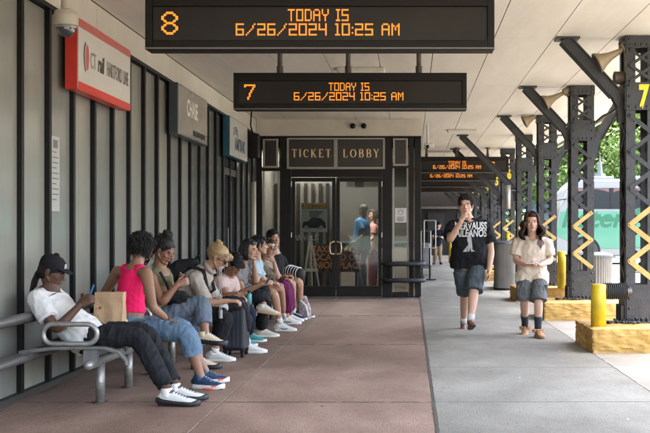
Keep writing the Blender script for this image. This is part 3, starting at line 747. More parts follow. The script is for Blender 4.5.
# serif lettering
def serif(s, x, z, h, m, y, parent, name, sp=.30):
    bm = NB(); T_ = h * .16; t_ = h * .07
    def st(x0, z0, x1, z1, w_): bar(bm, (x + x0 * h, y, z + z0 * h), (x + x1 * h, y, z + z1 * h), .006, w_, up=(0, 0, 1) if abs(z1 - z0) < abs(x1 - x0) else (1, 0, 0))
    def sf(x0, z0, w_=.22): st(x0 - w_ / 2, z0, x0 + w_ / 2, z0, t_ * .8)
    def arc(cx, cz, rx, rz, a0, a1, w_):
        P = [(x + (cx + rx * cos(radians(lerp(a0, a1, i / 12)))) * h, y, z + (cz + rz * sin(radians(lerp(a0, a1, i / 12)))) * h) for i in range(13)]
        W = [max(t_ * .6, w_ * (.35 + .65 * abs(cos(radians(lerp(a0, a1, i / 12)))))) / 2 for i in range(13)]
        sweep(bm, P, [(.003, k) for k in W], side=(0, 1, 0), n=8, cap='flat')
    for c in s:
        if c == 'T': st(.3, 0, .3, 1, T_); st(.02, .96, .58, .96, t_); st(.03, .83, .03, .97, t_ * .8); st(.57, .83, .57, .97, t_ * .8); sf(.3, .03); wd = .66
        elif c == 'I': st(.14, 0, .14, 1, T_); sf(.14, .03); sf(.14, .97); wd = .34
        elif c == 'C': arc(.36, .5, .28, .46, 50, 310, T_); st(.56, .68, .56, .9, t_); wd = .70
        elif c == 'K': st(.14, 0, .14, 1, T_); sf(.14, .03); sf(.14, .97); st(.18, .42, .52, .97, t_); st(.28, .55, .58, .02, T_ * .9); sf(.54, .97, .2); sf(.58, .03, .2); wd = .76
        elif c == 'E': st(.14, 0, .14, 1, T_); st(.05, .97, .50, .97, t_); st(.05, .03, .54, .03, t_); st(.14, .52, .4, .52, t_); st(.5, .82, .5, .98, t_); st(.54, .03, .54, .22, t_); wd = .66
        elif c == 'L': st(.14, 0, .14, 1, T_); sf(.14, .97); st(.05, .03, .52, .03, t_); st(.52, .03, .52, .25, t_); wd = .62
        elif c == 'O': arc(.38, .5, .31, .46, 0, 360, T_); wd = .80
        elif c == 'B': st(.14, 0, .14, 1, T_); st(.05, .97, .34, .97, t_); st(.05, .03, .34, .03, t_); st(.14, .52, .34, .52, t_); arc(.32, .745, .18, .22, -90, 90, T_); arc(.32, .275, .22, .24, -90, 90, T_); wd = .68
        elif c == 'Y': st(.3, 0, .3, .5, T_); st(.3, .48, .06, .96, T_ * .9); st(.3, .48, .54, .96, t_); sf(.06, .97, .2); sf(.54, .97, .2); sf(.3, .03); wd = .66
        x += (wd + sp) * h
    return obj(name, bm, m, parent)
GOLD = mat('pale_gold', (.80, .60, .34), .4, .05)
serif('TICKET', tx(292), tz(157.6), 8.4 * q_, GOLD, TZ - .024, tl, 'lettering', sp=.18)
serif('LOBBY', tx(343.0), tz(157.6), 8.4 * q_, GOLD, TZ - .024, tl, 'lettering', sp=.22)
GL = glass('shop_glass', (.74, .76, .76), .02, -.015)
def leaf_door(a, b, hx, fl):
    bm = NB(); y0, y1 = TZ + .01, TZ + .055
    zt, zb = tz(177.5), .012
    g0, g1 = a + 3.6, b - 3.6
    box(bm, tx(a), tx(g0), y0, y1, zb, zt, .003); box(bm, tx(g1), tx(b), y0, y1, zb, zt, .003)
    box(bm, tx(g0) + .001, tx(g1) - .001, y0, y1, tz(181.5), zt, .003); box(bm, tx(g0) + .001, tx(g1) - .001, y0, y1, zb, tz(286), .003)
    d = obj('door', bm, FR, tl)
    bm = NB(); box(bm, tx(g0), tx(g1), y0 + .018, y0 + .026, tz(286), tz(181.5)); obj('glass_pane', bm, GL, d)
    bm = NB(); x = tx(hx); s = fl
    sweep(bm, [(x, y0 - .002, tz(242)), (x, y0 - .06, tz(241.5)), (x - s * .03, y0 - .075, tz(242)), (x - s * .075, y0 - .075, tz(243)), (x - s * .085, y0 - .075, tz(248)), (x - s * .075, y0 - .075, tz(253)), (x - s * .03, y0 - .075, tz(254)), (x, y0 - .06, tz(254)), (x, y0 - .002, tz(253.5))], [.013] * 9, n=8)
    obj('handle', bm, mat('brass', (.72, .58, .36), .3, .1, metal=.5), d, smooth=True)
    bm = NB()
    for py in (184, 235, 280): cyl(bm, (tx(a if fl > 0 else b), y0 - .008, tz(py) - .05), (tx(a if fl > 0 else b), y0 - .008, tz(py) + .05), .012, 8)
    obj('hinges', bm, ALU, d)
leaf_door(291.3, 335.6, 334.3, 1); leaf_door(336.1, 381.8, 337.3, -1)
for a, b, c, d in ((262.2, 279.8, 171, 290), (392.2, 408.8, 168, 292)):
    bm = NB(); box(bm, tx(a), tx(b), TZ + .03, TZ + .038, tz(d), tz(c)); obj('side_window', bm, GL, tl)
    bm = NB()
    for e in (a + .3, b - 2.2): box(bm, tx(e), tx(e + 1.9), TZ + .01, TZ + .028, tz(d), tz(c))
    obj('window_trim', bm, TRIM, tl)
# shell of the lobby
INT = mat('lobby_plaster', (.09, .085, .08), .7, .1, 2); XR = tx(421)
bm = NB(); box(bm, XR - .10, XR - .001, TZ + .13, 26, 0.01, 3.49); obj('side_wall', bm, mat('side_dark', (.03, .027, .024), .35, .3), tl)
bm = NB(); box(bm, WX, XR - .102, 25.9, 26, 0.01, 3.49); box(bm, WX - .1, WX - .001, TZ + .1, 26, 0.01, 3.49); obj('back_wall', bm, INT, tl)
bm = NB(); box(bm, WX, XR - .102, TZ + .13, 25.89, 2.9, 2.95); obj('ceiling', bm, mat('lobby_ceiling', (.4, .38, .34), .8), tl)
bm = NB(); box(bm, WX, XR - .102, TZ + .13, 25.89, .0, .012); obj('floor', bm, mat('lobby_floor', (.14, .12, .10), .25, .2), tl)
for i, (x, y) in enumerate(((-2.3, 22), (-1.0, 22), (-1.7, 24.2))):
    bm = NB(); box(bm, x - .3, x + .3, y - .3, y + .3, 2.88, 2.897); obj('added_ceiling_lamp', bm, mat('added_lamp_glow', (.8, .75, .65), .5, 0, emit=((1, .9, .74), 6)), tl)  # unseen lamps, added to brighten the lobby interior
# ticket counter inside
t = thing('ticket_counter', 'pale ticket counter seen through the right lobby door', 'counter', (-1.0, 23.4, 0))
bm = NB(); box(bm, -1.6, XR - .13, 23.4, 23.9, .014, 1.02); obj('front', bm, mat('counter_front', (.30, .28, .25), .5), t)
bm = NB(); box(bm, -1.65, XR - .12, 23.33, 24, 1.022, 1.06); obj('top', bm, mat('counter_top', (.10, .16, .22), .4), t)
# glazed partition with mullions behind the left door
t = thing('inner_partition', 'dark slatted partition inside the lobby behind the left door', 'partition', (-2.3, 22.6, 0))
bm = NB()
for k in range(9): box(bm, -3.0 + k * .16, -2.93 + k * .16, 22.6, 22.66, .02, 2.35)
obj('slats', bm, FR, t)
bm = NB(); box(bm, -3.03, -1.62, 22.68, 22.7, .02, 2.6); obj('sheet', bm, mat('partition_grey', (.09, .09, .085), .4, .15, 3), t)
# door poster
y = TZ + .0265
t = thing('door_poster', 'poster with yellow heading and car photo behind the left lobby door', 'poster', (tx(314), y + .02, tz(232)))
bm = NB(); box(bm, tx(301), tx(327), y + .02, y + .03, tz(232), tz(203)); obj('paper', bm, mat('poster_paper', (.75, .8, .76), .4), t)
bm = NB(); box(bm, tx(301.5), tx(326.5), y + .012, y + .018, tz(208.5), tz(204)); obj('heading', bm, mat('poster_black', (.02, .02, .02), .4), t)
text('lettering', 'UNION STATION', .115, (tx(314), y + .010, tz(206.2)), mat('poster_gold', (.85, .5, .06), .5), t, FACE_CAM, sx=.52, bold=.003)
bm = NB()
for k in range(3): box(bm, tx(309), tx(323 - k * 2), y + .015, y + .018, tz(212.4 + k * 2), tz(211.4 + k * 2))
pr = [(302, 228), (303, 222), (308, 221), (312, 217), (320, 218), (325, 222), (326, 228)]
prism(bm, [(tx(a), tz(b)) for a, b in pr], y + .012, y + .018)
obj('car_picture', bm, mat('poster_ink', (.03, .035, .035), .5), t)
bm = NB(); 
for a in (306, 321): ball(bm, (tx(a), y + .011, tz(227.5)), (.045, .004, .045))
obj('wheels_picture', bm, mat('poster_grey', (.3, .3, .3), .5), t)
# easel inside
t = thing('easel', 'white A-frame easel standing behind the left lobby door', 'easel', (tx(310), 20.9, 0.012))
f = lambda px, Z_: JX(px, Z_)
bm = NB()
for a, b in ((310, 302.5), (310.5, 321)): bar(bm, (f(a, 20.8), 20.85, JZ(236, 20.8)), (f(b, 20.8), 20.62, .02), .035, .03, up=(0, 1, 0))
obj('front_legs', bm, WHITE, t)
bm = NB(); bar(bm, (f(310, 20.8), 20.90, JZ(236, 20.8)), (f(310, 20.8), 21.3, .02), .03, .03, up=(1, 0, 0)); obj('rear_leg', bm, WHITE, t)
bm = NB(); box(bm, f(304.5, 20.8), f(317.8, 20.8), 20.80, 20.84, JZ(271.5, 20.8), JZ(268.5, 20.8)); obj('ledge', bm, WHITE, t)
t = thing('notice_board', 'dark board listing the taxi service address inside the lobby', 'sign', (tx(335), 21.5, .55))
Z_ = 21.6
bm = NB(); box(bm, f(312, Z_), f(359, Z_), Z_, Z_ + .03, JZ(272, Z_), JZ(244, Z_)); obj('board', bm, mat('board_brown', (.04, .025, .018), .5), t)
OR = mat('board_orange', (.75, .36, .16), .5)
for k, s in enumerate(('TAXI SERVICE', 'LOCATED ON', 'UNION PLACE')):
    text('lettering', s, .20, (f(335.5, Z_), Z_ - .004, JZ(249.5 + k * 8, Z_)), OR, t, FACE_CAM, sx=.80 if k == 0 else .86, bold=.004)
bm = NB()
for a in (316, 355): box(bm, f(a, Z_), f(a + 2, Z_), Z_ + .03, Z_ + .06, .014, JZ(272, Z_))
obj('stand', bm, FR, t)
text_o = text('window_lettering', 'ARRIVALS', .15, (tx(303), TZ + .062, tz(238)), WHITE, None, FACE_CAM, sx=.85, bold=.004)
tag(text_o, 'small white lettering on the glass of the left lobby door', 'lettering')
t = thing('window_notice', 'white paper notice taped in the narrow lobby window', 'notice', (tx(400.5), TZ + .01, tz(223)))
bm = NB(); box(bm, tx(395), tx(406.5), TZ + .004, TZ + .009, tz(222.5), tz(208)); obj('paper', bm, mat('notice_white', (.60, .57, .55), .5), t)
bm = NB()
for k in range(4): box(bm, tx(397), tx(404.5 - k % 2), TZ + .0015, TZ + .003, tz(217.4 + k * 1.2), tz(216.9 + k * 1.2))
sweep(bm, [(tx(400.7) + .05 * cos(a), TZ + .002, tz(212.3) + .05 * sin(a)) for a in [k * pi / 8 for k in range(16)]], [(.006, .0015)] * 16, n=6, closed=True)
obj('print', bm, INK, t)
t = thing('counter_notice', 'small cream notice hanging inside the right lobby door', 'notice', (f(359, 20.6), 20.5, JZ(187, 20.5)))
bm = NB(); box(bm, f(355, 20.5), f(364, 20.5), 20.5, 20.51, JZ(188, 20.5), JZ(181, 20.5)); obj('paper', bm, mat('cream_paper', (.5, .42, .36), .5), t)
# bumper rails at the lobby corner
t = thing('guard_rail', 'two black rounded guard rails at the corner of the lobby', 'rail', (tx(404), TZ - .2, 0))
for py in (264, 280.5):
    bm = NB(); z = JZ(py, 19.9); x0 = JX(383, 19.9); x1 = JX(424, 19.9)
    P = [(x0, TZ - .03, z), (x0 + .02, TZ - .22, z), (x0 + .12, TZ - .30, z), (x1 - .14, TZ - .30, z), (x1 - .03, TZ - .24, z), (x1, TZ - .1, z), (x1, TZ + 1.2, z)]
    sweep(bm, P, [(.045, .045)] * 7, n=12); obj('rail', bm, RUBBER, t, smooth=True)
for px in (390, 412):
    bm = NB(); box(bm, JX(px, 19.95), JX(px + 2.2, 19.95), TZ - .27, TZ - .03, JZ(283, 19.95), JZ(260, 19.95)); obj('bracket', bm, BLACK, t)
# two dome sensors on the lobby soffit band
for px in (353, 364):
    t = thing('ceiling_sensor', 'small black dome on the band above the lobby doors, %s of the pair' % ('left' if px == 353 else 'right'), 'camera', (tx(px), TZ - .08, tz(129)), 'black domes above the ticket lobby')
    bm = NB(); ball(bm, (tx(px), TZ - .10, tz(126.5)), (.055, .055, .055)); obj('dome', bm, BLACK, t, smooth=True)
    bm = NB(); cyl(bm, (tx(px), TZ - .1, tz(126.5)), (tx(px), TZ - .021, tz(126.5)), .04); obj('mount', bm, ALU, t)
p = J(427.5, 147.5, 21.2)
t = thing('corner_camera', 'small white camera on the ceiling beyond the lobby corner', 'camera', (p.x, p.y, p.z))
bm = NB(); box(bm, p.x - .07, p.x + .13, p.y - .1, p.y + .1, p.z, p.z + .09, .02); obj('housing', bm, WHITE, t)
bm = NB(); ball(bm, (p.x + .0, p.y - .11, p.z + .01), .035); obj('lens', bm, BLACK, t)
bm = NB(); cyl(bm, (p.x, p.y, p.z + .08), (p.x, p.y, CZ), .02); obj('mount', bm, WHITE, t)
# ================================================================== lattice columns
CX, CW, CD = 2.59, .345, .36
SP = 3.94
NUMS = {0: '7', 4: '6', 5: '5', 6: '4', 7: '3', 8: '2'}
def make_column(long_brace, y, detail=True):
    t = thing('lattice_column', '', 'column', (CX, y, .27), 'riveted lattice columns along the kerb')
    x0, x1 = CX - CW / 2, CX + CW / 2; y0, y1 = y - CD / 2, y + CD / 2
    fw = .105; th = .012
    bm = NB()
    for xa, xb in ((x0, x0 + fw), (x1 - fw, x1)):         # flange plates, front and back
        box(bm, xa, xb, y0, y0 + th, .60, 3.49); box(bm, xa, xb, y1 - th, y1, .60, 3.49)
    for xa in (x0, x1 - th):                               # webs of the corner angles
        for ya, yb in ((y0 + th + .001, y0 + .085), (y1 - .085, y1 - th - .001)): box(bm, xa, xa + th, ya, yb, .60, 3.49)
    box(bm, x0 + .02, x0 + .03, y0 + .02, y1 - .02, .6, 3.48)
    obj('corner_angles', bm, STEEL, t)
    bm = NB()                                              # plates
    zs = ((3.36, 3.495), (2.66, 2.97), (.28, .70))
    for za, zb in zs:
        box(bm, x0 + .004, x1 - .004, y0 - th - .001, y0 - .001, za, zb); box(bm, x0 + .004, x1 - .004, y1 + .001, y1 + th, za, zb)
        box(bm, x0 - th, x0 - .001, y0, y1, za, zb); box(bm, x1 + .001, x1 + th, y0, y1, za, zb)
    box(bm, x0 + .01, x1 - .01, y0 + .01, y1 - .01, .28, .66)
    obj('plates', bm, STEEL, t)
    bm = NB()
    def rivet(x, yy, z, r=.017):
        ball(bm, (x, yy, z), (r, r * .7, r), seg=8)
    for za, zb in zs:
        n = max(2, int((zb - za) / .085))
        for i in range(n):
            z = lerp(za + .035, zb - .035, i / (n - 1))
            for x in (x0 + .035, x1 - .035): rivet(x, y0 - th - .002, z)
            for yy in (y0 + .05, y1 - .05): ball(bm, (x0 - th - .002, yy, z), (.012, .017, .017), seg=8)
        for x in (x0 + .11, CX, x1 - .11): rivet(x, y0 - th - .002, za + .035)
    for i in range(int(2.0 / .20)):
        z = .80 + i * .2
        for x in (x0 + .02, x1 - .02): rivet(x, y0 - .002, z, .010)
    obj('rivets', bm, STEEL, t, smooth=True)
    zA, zB = 2.62, .76; n = 14; st = (zA - zB) / n
    def lace(yf, ztop, cnt, stp, m, start=0, w_=.048, name='lacing', first=0):
        bm = NB()
        for i in range(cnt):
            za = ztop - i * stp; zb = za - stp; s = 1 if (i + start) % 2 == 0 else -1
            xa = CX - s * (CW / 2 - .045); xb = CX + s * (CW / 2 - .045)
            off = .006 * (i % 2)
            bar(bm, (xa - (xb - xa) * .06, yf - off, za + stp * .05), (xb + (xb - xa) * .06, yf - off, zb - stp * .05), w_, .006, up=(0, 1, 0))
            ball(bm, (xa, yf - .008 - off, za), (.016, .01, .016), seg=8); ball(bm, (xb, yf - .008 - off, zb), (.016, .01, .016), seg=8)
        return obj(name, bm, m, t)
    g = .205
    lace(y0 - .006, 2.60, 5, g, STEEL, 0)
    lace(y0 - .008, 2.60 - 5 * g, 4, g, TAN, 1, .058, 'tan_lacing')
    lace(y1 + .012, 2.60, 9, g, STEEL, 1)
    lace(y0 - .006, 3.34, 2, .18, STEEL, 0, .034, 'top_lacing'); lace(y0 - .016, 3.34, 2, .18, STEEL, 1, .034, 'top_lacing')
    # left/right side lacing
    bm = NB()
    for i in range(9):
        za = 2.60 - i * g; s = 1 if i % 2 else -1
        for x in (x0 - .006, x1 + .006): bar(bm, (x, y - s * (CD / 2 - .05), za), (x, y + s * (CD / 2 - .05), za - g), .045, .006, up=(1, 0, 0))
    obj('side_lacing', bm, STEEL, t)
    # foot with bolted flange
    bm = NB(); box(bm, x0 - .06, x1 + .06, y0 - .07, y1 + .07, .262, .285, .004)
    for xs, xe in ((x0 - .05, x0 - .014), (x1 + .014, x1 + .05)):
        for yy in (y0 + .03, y, y1 - .05): box(bm, min(xs, xe), max(xs, xe), yy, yy + .014, .286, .46)
    rnd = random.Random(4)
    for i in range(30):
        x = rnd.uniform(x0 - .24, x1 + .12); yy = y0 - rnd.uniform(.02, .17)
        ball(bm, (x, yy, .285), (rnd.uniform(.018, .032),) * 2 + (rnd.uniform(.012, .02),), seg=7)
    for i in range(8): cyl(bm, (x0 - .04 + i * .055, y0 - .045, .28), (x0 - .04 + i * .055, y0 - .045, .315), .014, 6)
    obj('foot', bm, STEEL, t)
    # brace to the canopy, doubled angle bar with a knee
    def brace(s, reach, low):
        xk = CX + s * CW / 2; xt = CX + s * reach
        P = [Vector((xk + s * .006, y, low - .20)), Vector((xk + s * .02, y, low - .02)), Vector((xk + s * .09, y, low + .12)), Vector((xt, y, 3.485))]
        bm = NB()
        for i in range(3):
            d = (P[i + 1] - P[i]).normalized() * .004
            bar(bm, P[i] - d, P[i + 1] + d, .105 - .0004 * i, .13 - .0004 * i, up=(0, 1, 0))
            for o_ in (-.056, .056): pass
        nrm = (P[3] - P[2]).normalized(); pr = Vector((-nrm.z, 0, nrm.x))
        for q in (-.058, .058): bar(bm, P[2] + pr * q, P[3] + pr * q, .014, .19, up=(0, 1, 0))
        box(bm, xt - .10, xt + .16, y - .12, y + .12, 3.478, 3.498)
        obj('brace', bm, STEEL, t)
    brace(-1, 1.44 if long_brace else .84, 2.18 if long_brace else 2.74)
    brace(1, .72, 2.6)
    return t
def num_plate(t, s, y, m):
    me = text_mesh(s, .34, bold=.016, extrude=.003, sx=.62); me.transform(Matrix.Translation(Vector((CX + .02, y - CD / 2 - .020, 2.80))) @ FACE_CAM)
    return link('number', me, m, t)
NUMY = mat('number_yellow', (.85, .60, .02), .5, .05); NUMG = mat('number_green', (.28, .55, .12), .5, .05)
Y0 = 11.70
clabel = ['nearest dark lattice column, with yellow number 7 and horn above', 'second dark lattice column, in front of the lidded bin', 'third dark lattice column, right behind the long haired walker',
 'fourth dark lattice column, the first with a long brace', 'fifth dark lattice column, bearing a small yellow 6', 'sixth dark lattice column, bearing a small yellow 5', 'seventh dark lattice column, bearing a small 4',
 'eighth dark lattice column, bearing a small 3', 'ninth dark lattice column, bearing a tiny 2', 'farthest dark lattice column before the end wall']
short = make_column(False, Y0); longc = None; cols = []
for k in range(10):
    y = Y0 + SP * k
    if k == 0: t = short
    elif k < 3: t = copy_tree(short); t.location.y = y
    elif k == 3: longc = t = make_column(True, y)
    else: t = copy_tree(longc); t.location.y = y
    t['label'] = clabel[k]; cols.append((t, y))
for k in (0, 4, 5, 6, 7, 8): num_plate(cols[k][0], NUMS[k], cols[k][1], NUMY if k != 7 else NUMG)

# stone plinths
def plinth(y, seed, label):
    x0, x1 = 1.925, 3.12; ya, yb = y - .83, y + .30; bm = NB()
    box(bm, x0, x1, ya, yb, -.02, .265)
    bmesh.ops.subdivide_edges(bm, edges=bm.edges[:], cuts=34, use_grid_fill=True)
    o = Vector((seed * 7.3, 0, 0)); bm.normal_update()
    for v in bm.verts:
        q = v.co * 1
        n = noise.fractal(q * 6 + o, 1, 2, 4); n2 = noise.noise(q * 17 + o)
        side = min(abs(v.co.x - x0), abs(v.co.x - x1), abs(v.co.y - ya), abs(v.co.y - yb)) < .01
        if side and v.co.z < .262: v.co += v.normal * (.014 * n + .014 * n2 + .012 * noise.noise(q * 38 + o))
        if v.co.z > .26:
            edge = min(v.co.x - x0, x1 - v.co.x, v.co.y - ya, yb - v.co.y)
            v.co.z += .002 * n - (.010 * max(0, 1 - edge / .03))
            if edge < .02:
                v.co.x += (CX - v.co.x) * .006 + .006 * n2; v.co.y += .006 * n2
    o_ = obj('stone_plinth', bm, ROCK, smooth=False)
    for p in o_.data.polygons: p.use_smooth = abs(p.normal.z) < .5
    return tag(o_, label, 'plinth', 'yellow stone plinths under the columns')
for k in range(10):
    plinth(Y0 + SP * k, k, ['nearest rough yellow stone plinth, under the yellow bollard', 'second rough yellow stone plinth, under the second column', 'third rough yellow stone plinth, behind the long haired walker\'s legs', 'fourth yellow stone plinth, beside the ribbed grey bin',
       'fifth yellow stone plinth along the walkway', 'sixth yellow stone plinth along the walkway', 'seventh yellow stone plinth along the walkway', 'eighth yellow stone plinth along the walkway', 'ninth yellow stone plinth along the walkway', 'farthest yellow stone plinth before the end wall'][k])

# bollards
def bollard(px, Z, z0, z1, r, label):
    x = JX(px, Z); t = thing('bollard', label, 'bollard', (x, Z, z0), 'yellow steel bollards')
    bm = NB(); sweep(bm, [(x, Z, z0), (x, Z, z1 - .015), (x, Z, z1)], [r, r, r * .88], cap='flat', n=28); obj('post', bm, YEL, t, smooth=False)
    for p in t.children[0].data.polygons: p.use_smooth = abs(p.normal.z) < .5
    return t
bollard(598.5, 11.15, .255, 1.3 - (284 - 231) * 11.15 / FPX, .083, 'yellow bollard standing on the nearest stone plinth')
bollard(562, 18.7, .255, 1.3 - (254 - 231) * 18.7 / FPX + .05, .083, 'yellow bollard just right of the long haired walker')
bollard(471, 31.0, .004, 1.0, .10, 'small distant yellow bollard behind the walker in black')
bollard(509, 34.9, .004, 1.3, .10, 'distant yellow post beside the lattice columns')
bollard(451, 42, .004, 1.0, .10, 'farthest yellow bollard before the end wall')
# black ribbed bumper between bollard and column
t = thing('ribbed_bumper', 'black ribbed rubber cylinder between bollard and nearest column', 'bumper', (2.3, 11.15, .58))
bm = NB(); xa, xb = JX(604.5, 11.15), JX(627, 11.15); zc = JZ(291.5, 11.15)
P = [(lerp(xa, xb, i / 44), 11.2, zc) for i in range(45)]; sweep(bm, P, [.093 if i % 4 < 2 else .082 for i in range(45)], cap='flat', n=28); obj('sleeve', bm, RUBBER, t, smooth=False)
bm = NB(); cyl(bm, (xa - .05, 11.2, zc), (xb + .06, 11.2, zc), .04); obj('core_pipe', bm, GALVD, t)

# horn speakers
def horn(px, py, Z, label, face=(-.88, .05, -.47)):
    p = J(px, py, Z); t = thing('horn_speaker', label, 'speaker', p, 'tan horn speakers under the canopy')
    HM_ = mat('horn_tan', (.33, .26, .17), .5, .12, 8); d = Vector(face).normalized(); s = d.orthogonal()
    bm = NB(); P = [p + d * k for k in (-.20, -.12, -.04, .04, .10, .13)]; R = [.034, .045, .060, .095, .14, .155]
    sweep(bm, P, [(r * 1.1, r * .8) for r in R], side=d.cross(Vector((0, 0, 1))), cap='flat', n=24); h = obj('bell', bm, HM_, t, smooth=True)
    bm = NB(); sweep(bm, [p + d * .1301, p + d * .134], [(.15, .105), (.15, .105)], side=d.cross(Vector((0, 0, 1))), cap='flat', n=24); obj('mouth', bm, mat('horn_mouth', (.13, .10, .07), .7), t)
    bm = NB(); sweep(bm, [p - d * .20, p - d * .31], [.06, .058], cap='flat', n=16); obj('driver', bm, HM_, t)
    bm = NB(); sweep(bm, [p - d * .25, p - d * .25 + V(.10, 0, .08), (CX - CW / 2, Z + .02, p.z + .16)], [.012] * 3, n=8); obj('bracket', bm, GALVD, t)
horn(607, 58, 11.62, 'large tan horn speaker behind the nearest column brace')
horn(552, 99, 15.6, 'tan horn speaker behind the second column brace')
horn(530, 119, 19.5, 'small tan horn speaker at the third column')
p = J(618.5, 78, 11.75)
t = thing('junction_box', 'round tan box on the side of the nearest column', 'electrical box', p)
bm = NB(); cyl(bm, p + V(-.05, 0, 0), p + V(.08, 0, 0), .075, 20); obj('body', bm, mat('horn_tan2', (.20, .16, .12), .5), t)
bm = NB(); sweep(bm, [p + V(-.054, 0, 0), p + V(-.058, 0, 0)], [.06, .055], cap='flat'); obj('lid', bm, mat('horn_mouth2', (.15, .12, .09), .6), t)
# sagging cable under the canopy edge
t = obj('overhead_cable', (lambda b: (sweep(b, [J(a, c, d) for a, c, d in ((586, 131, 17), (596, 122, 15.5), (603, 116, 14.5), (612, 112, 13.4), (622, 104, 12.4))], [.016] * 5, n=8), b)[1])(NB()), DARK, smooth=True)
tag(t, 'dark sagging cable near the canopy edge', 'cable')
# cylinder wall light
p = J(508, 197, 23.3)
t = thing('cylinder_light', 'slim silver cylinder lamp bracketed to a far column', 'lamp', p)
bm = NB(); cyl(bm, p + V(0, 0, -.27), p + V(0, 0, .27), .065, 20); obj('tube', bm, ALU, t, smooth=True)
bm = NB(); bar(bm, p + V(0, .03, .15), (2.44, 23.4, p.z + .15), .03, .03); obj('bracket', bm, STEEL, t)

# bins
def bin_(px, Z, r, h, label, lid=True):
    x = JX(px, Z); t = thing('litter_bin', label, 'bin', (x, Z, 0), 'round grey litter bins')
    bm = NB(); n = 40; P = [(x, Z, .02), (x, Z, h)]
    rings = []
    for z in (.01, h):
        rings.append([bm.verts.new((x + (r - (.012 if i % 2 else 0)) * cos(2 * pi * i / 96), Z + (r - (.012 if i % 2 else 0)) * sin(2 * pi * i / 96), z)) for i in range(96)])
    for i in range(96): bm.faces.new((rings[0][i], rings[0][(i + 1) % 96], rings[1][(i + 1) % 96], rings[1][i]))
    bm.faces.new(rings[1]); bm.faces.new(rings[0][::-1]); obj('body', bm, mat('bin_grey', (.13, .12, .10), .5, .12, 5, dirt=.2), t)
    bm = NB(); sweep(bm, [(x, Z, h), (x, Z, h + .03), (x, Z, h + .07)], [r * 1.03, r * 1.03, r * .7], cap='flat', n=32); l_ = obj('lid', bm, mat('bin_lid', (.07, .072, .075), .4), t)
    bm = NB(); sweep(bm, [(x, Z, h + .071), (x, Z, h + .076)], [r * .34, r * .34], cap='flat', n=24); obj('opening', bm, BLACK, t)
    bm = NB(); sweep(bm, [(x, Z, .012), (x, Z, .05)], [r * 1.02] * 2, cap='flat', n=32); obj('base_ring', bm, DARK, t)
bin_(589, 17.9, .40, .86, 'wide pale bin with dark lid behind the second column')
bin_(504.5, 22.6, .235, 1.02, 'ribbed grey bin between the two walkers')
bin_(531, 26.0, .26, .95, 'grey bin mostly hidden behind the long haired walker')

# distant stand, trolley and end wall
Zs = 27.0
t = thing('sign_stand', 'metal framed stand on a post beyond the lobby corner', 'stand', (JX(429, Zs), Zs, 0.004))
a, b = JX(424, Zs), JX(435.5, Zs); z0, z1 = JZ(248, Zs), JZ(220.5, Zs)
bm = NB()
for P in (((a, Zs, z0), (b, Zs, z0)), ((a, Zs, z1), (b, Zs, z1)), ((a, Zs, z0), (a, Zs, z1)), ((b, Zs, z0), (b, Zs, z1))): cyl(bm, P[0], P[1], .018, 10)
obj('frame', bm, ALU, t)
bm = NB(); cyl(bm, ((a + b) / 2, Zs, .03), ((a + b) / 2, Zs, z0), .022); obj('post', bm, DARK, t)
bm = NB(); cyl(bm, ((a + b) / 2, Zs, .006), ((a + b) / 2, Zs, .035), .17, 24); obj('base', bm, DARK, t)
t = thing('luggage_cart', 'grey luggage cart parked beyond the lobby corner', 'cart', (JX(427, 30), 30, 0))
x0 = JX(421, 30); x1 = JX(431, 30)
bm = NB(); box(bm, x0, x1, 29.6, 30.6, .22, .30); obj('deck', bm, GALVD, t)
bm = NB(); box(bm, x0 + .02, x1 - .03, 29.7, 30.4, .302, .95, .04); obj('case', bm, mat('case_grey', (.2, .2, .2), .5, .3), t)
for x in (x0 + .03, x1 - .03):
    for y in (29.7, 30.5): bm = NB(); cyl(bm, (x - .02, y, .11), (x + .02, y, .11), .105, 16); obj('wheel', bm, RUBBER, t)
bm = NB(); sweep(bm, [(x0, 30.6, .28), (x0, 30.62, 1.3), (x1, 30.62, 1.3), (x1, 30.6, .28)], [.018] * 4, n=8); obj('push_handle', bm, ALU, t)
t = thing('station_end_wall', 'dark brick wall closing the far end of the canopy', 'wall', (0, 56, 0))
BRK = mat('dark_brick', (.018, .015, .013), .85, .4, 6, .3, 40)  # brown-black brick with a random mottle
bm = NB(); box(bm, -6, 4.9, 55.6, 56.2, -.2, 6.5); obj('wall', bm, BRK, t)
for i, x in enumerate((.9, 2.5, 4.0)):
    bm = NB(); box(bm, x, x + .9, 55.5, 55.59, .02, 2.3); obj('doorway', bm, mat('door_black', (.012, .012, .013), .5), t)
bm = NB(); box(bm, .5, 4.9, 55.4, 55.59, 2.5, 2.62); obj('ledge', bm, mat('ledge_grey', (.12, .11, .10), .7), t)
bm = NB(); box(bm, 3.9, 4.6, 54.2, 55.3, -.006, 2.6); obj('pier', bm, BRK, t)
# far left enclosure beyond the lobby
t = thing('platform_wall', 'dark wall of the station building beyond the ticket lobby', 'wall', (-.6, 40, 0))
bm = NB(); box(bm, -.9, -.35, 26.2, 55.3, 0, 3.49); obj('wall', bm, BRK, t)
bm = NB()
for k in range(14): box(bm, -.35, -.30, 27 + k * 2, 27.15 + k * 2, .01, 3.3)
obj('pilasters', bm, FR, t)

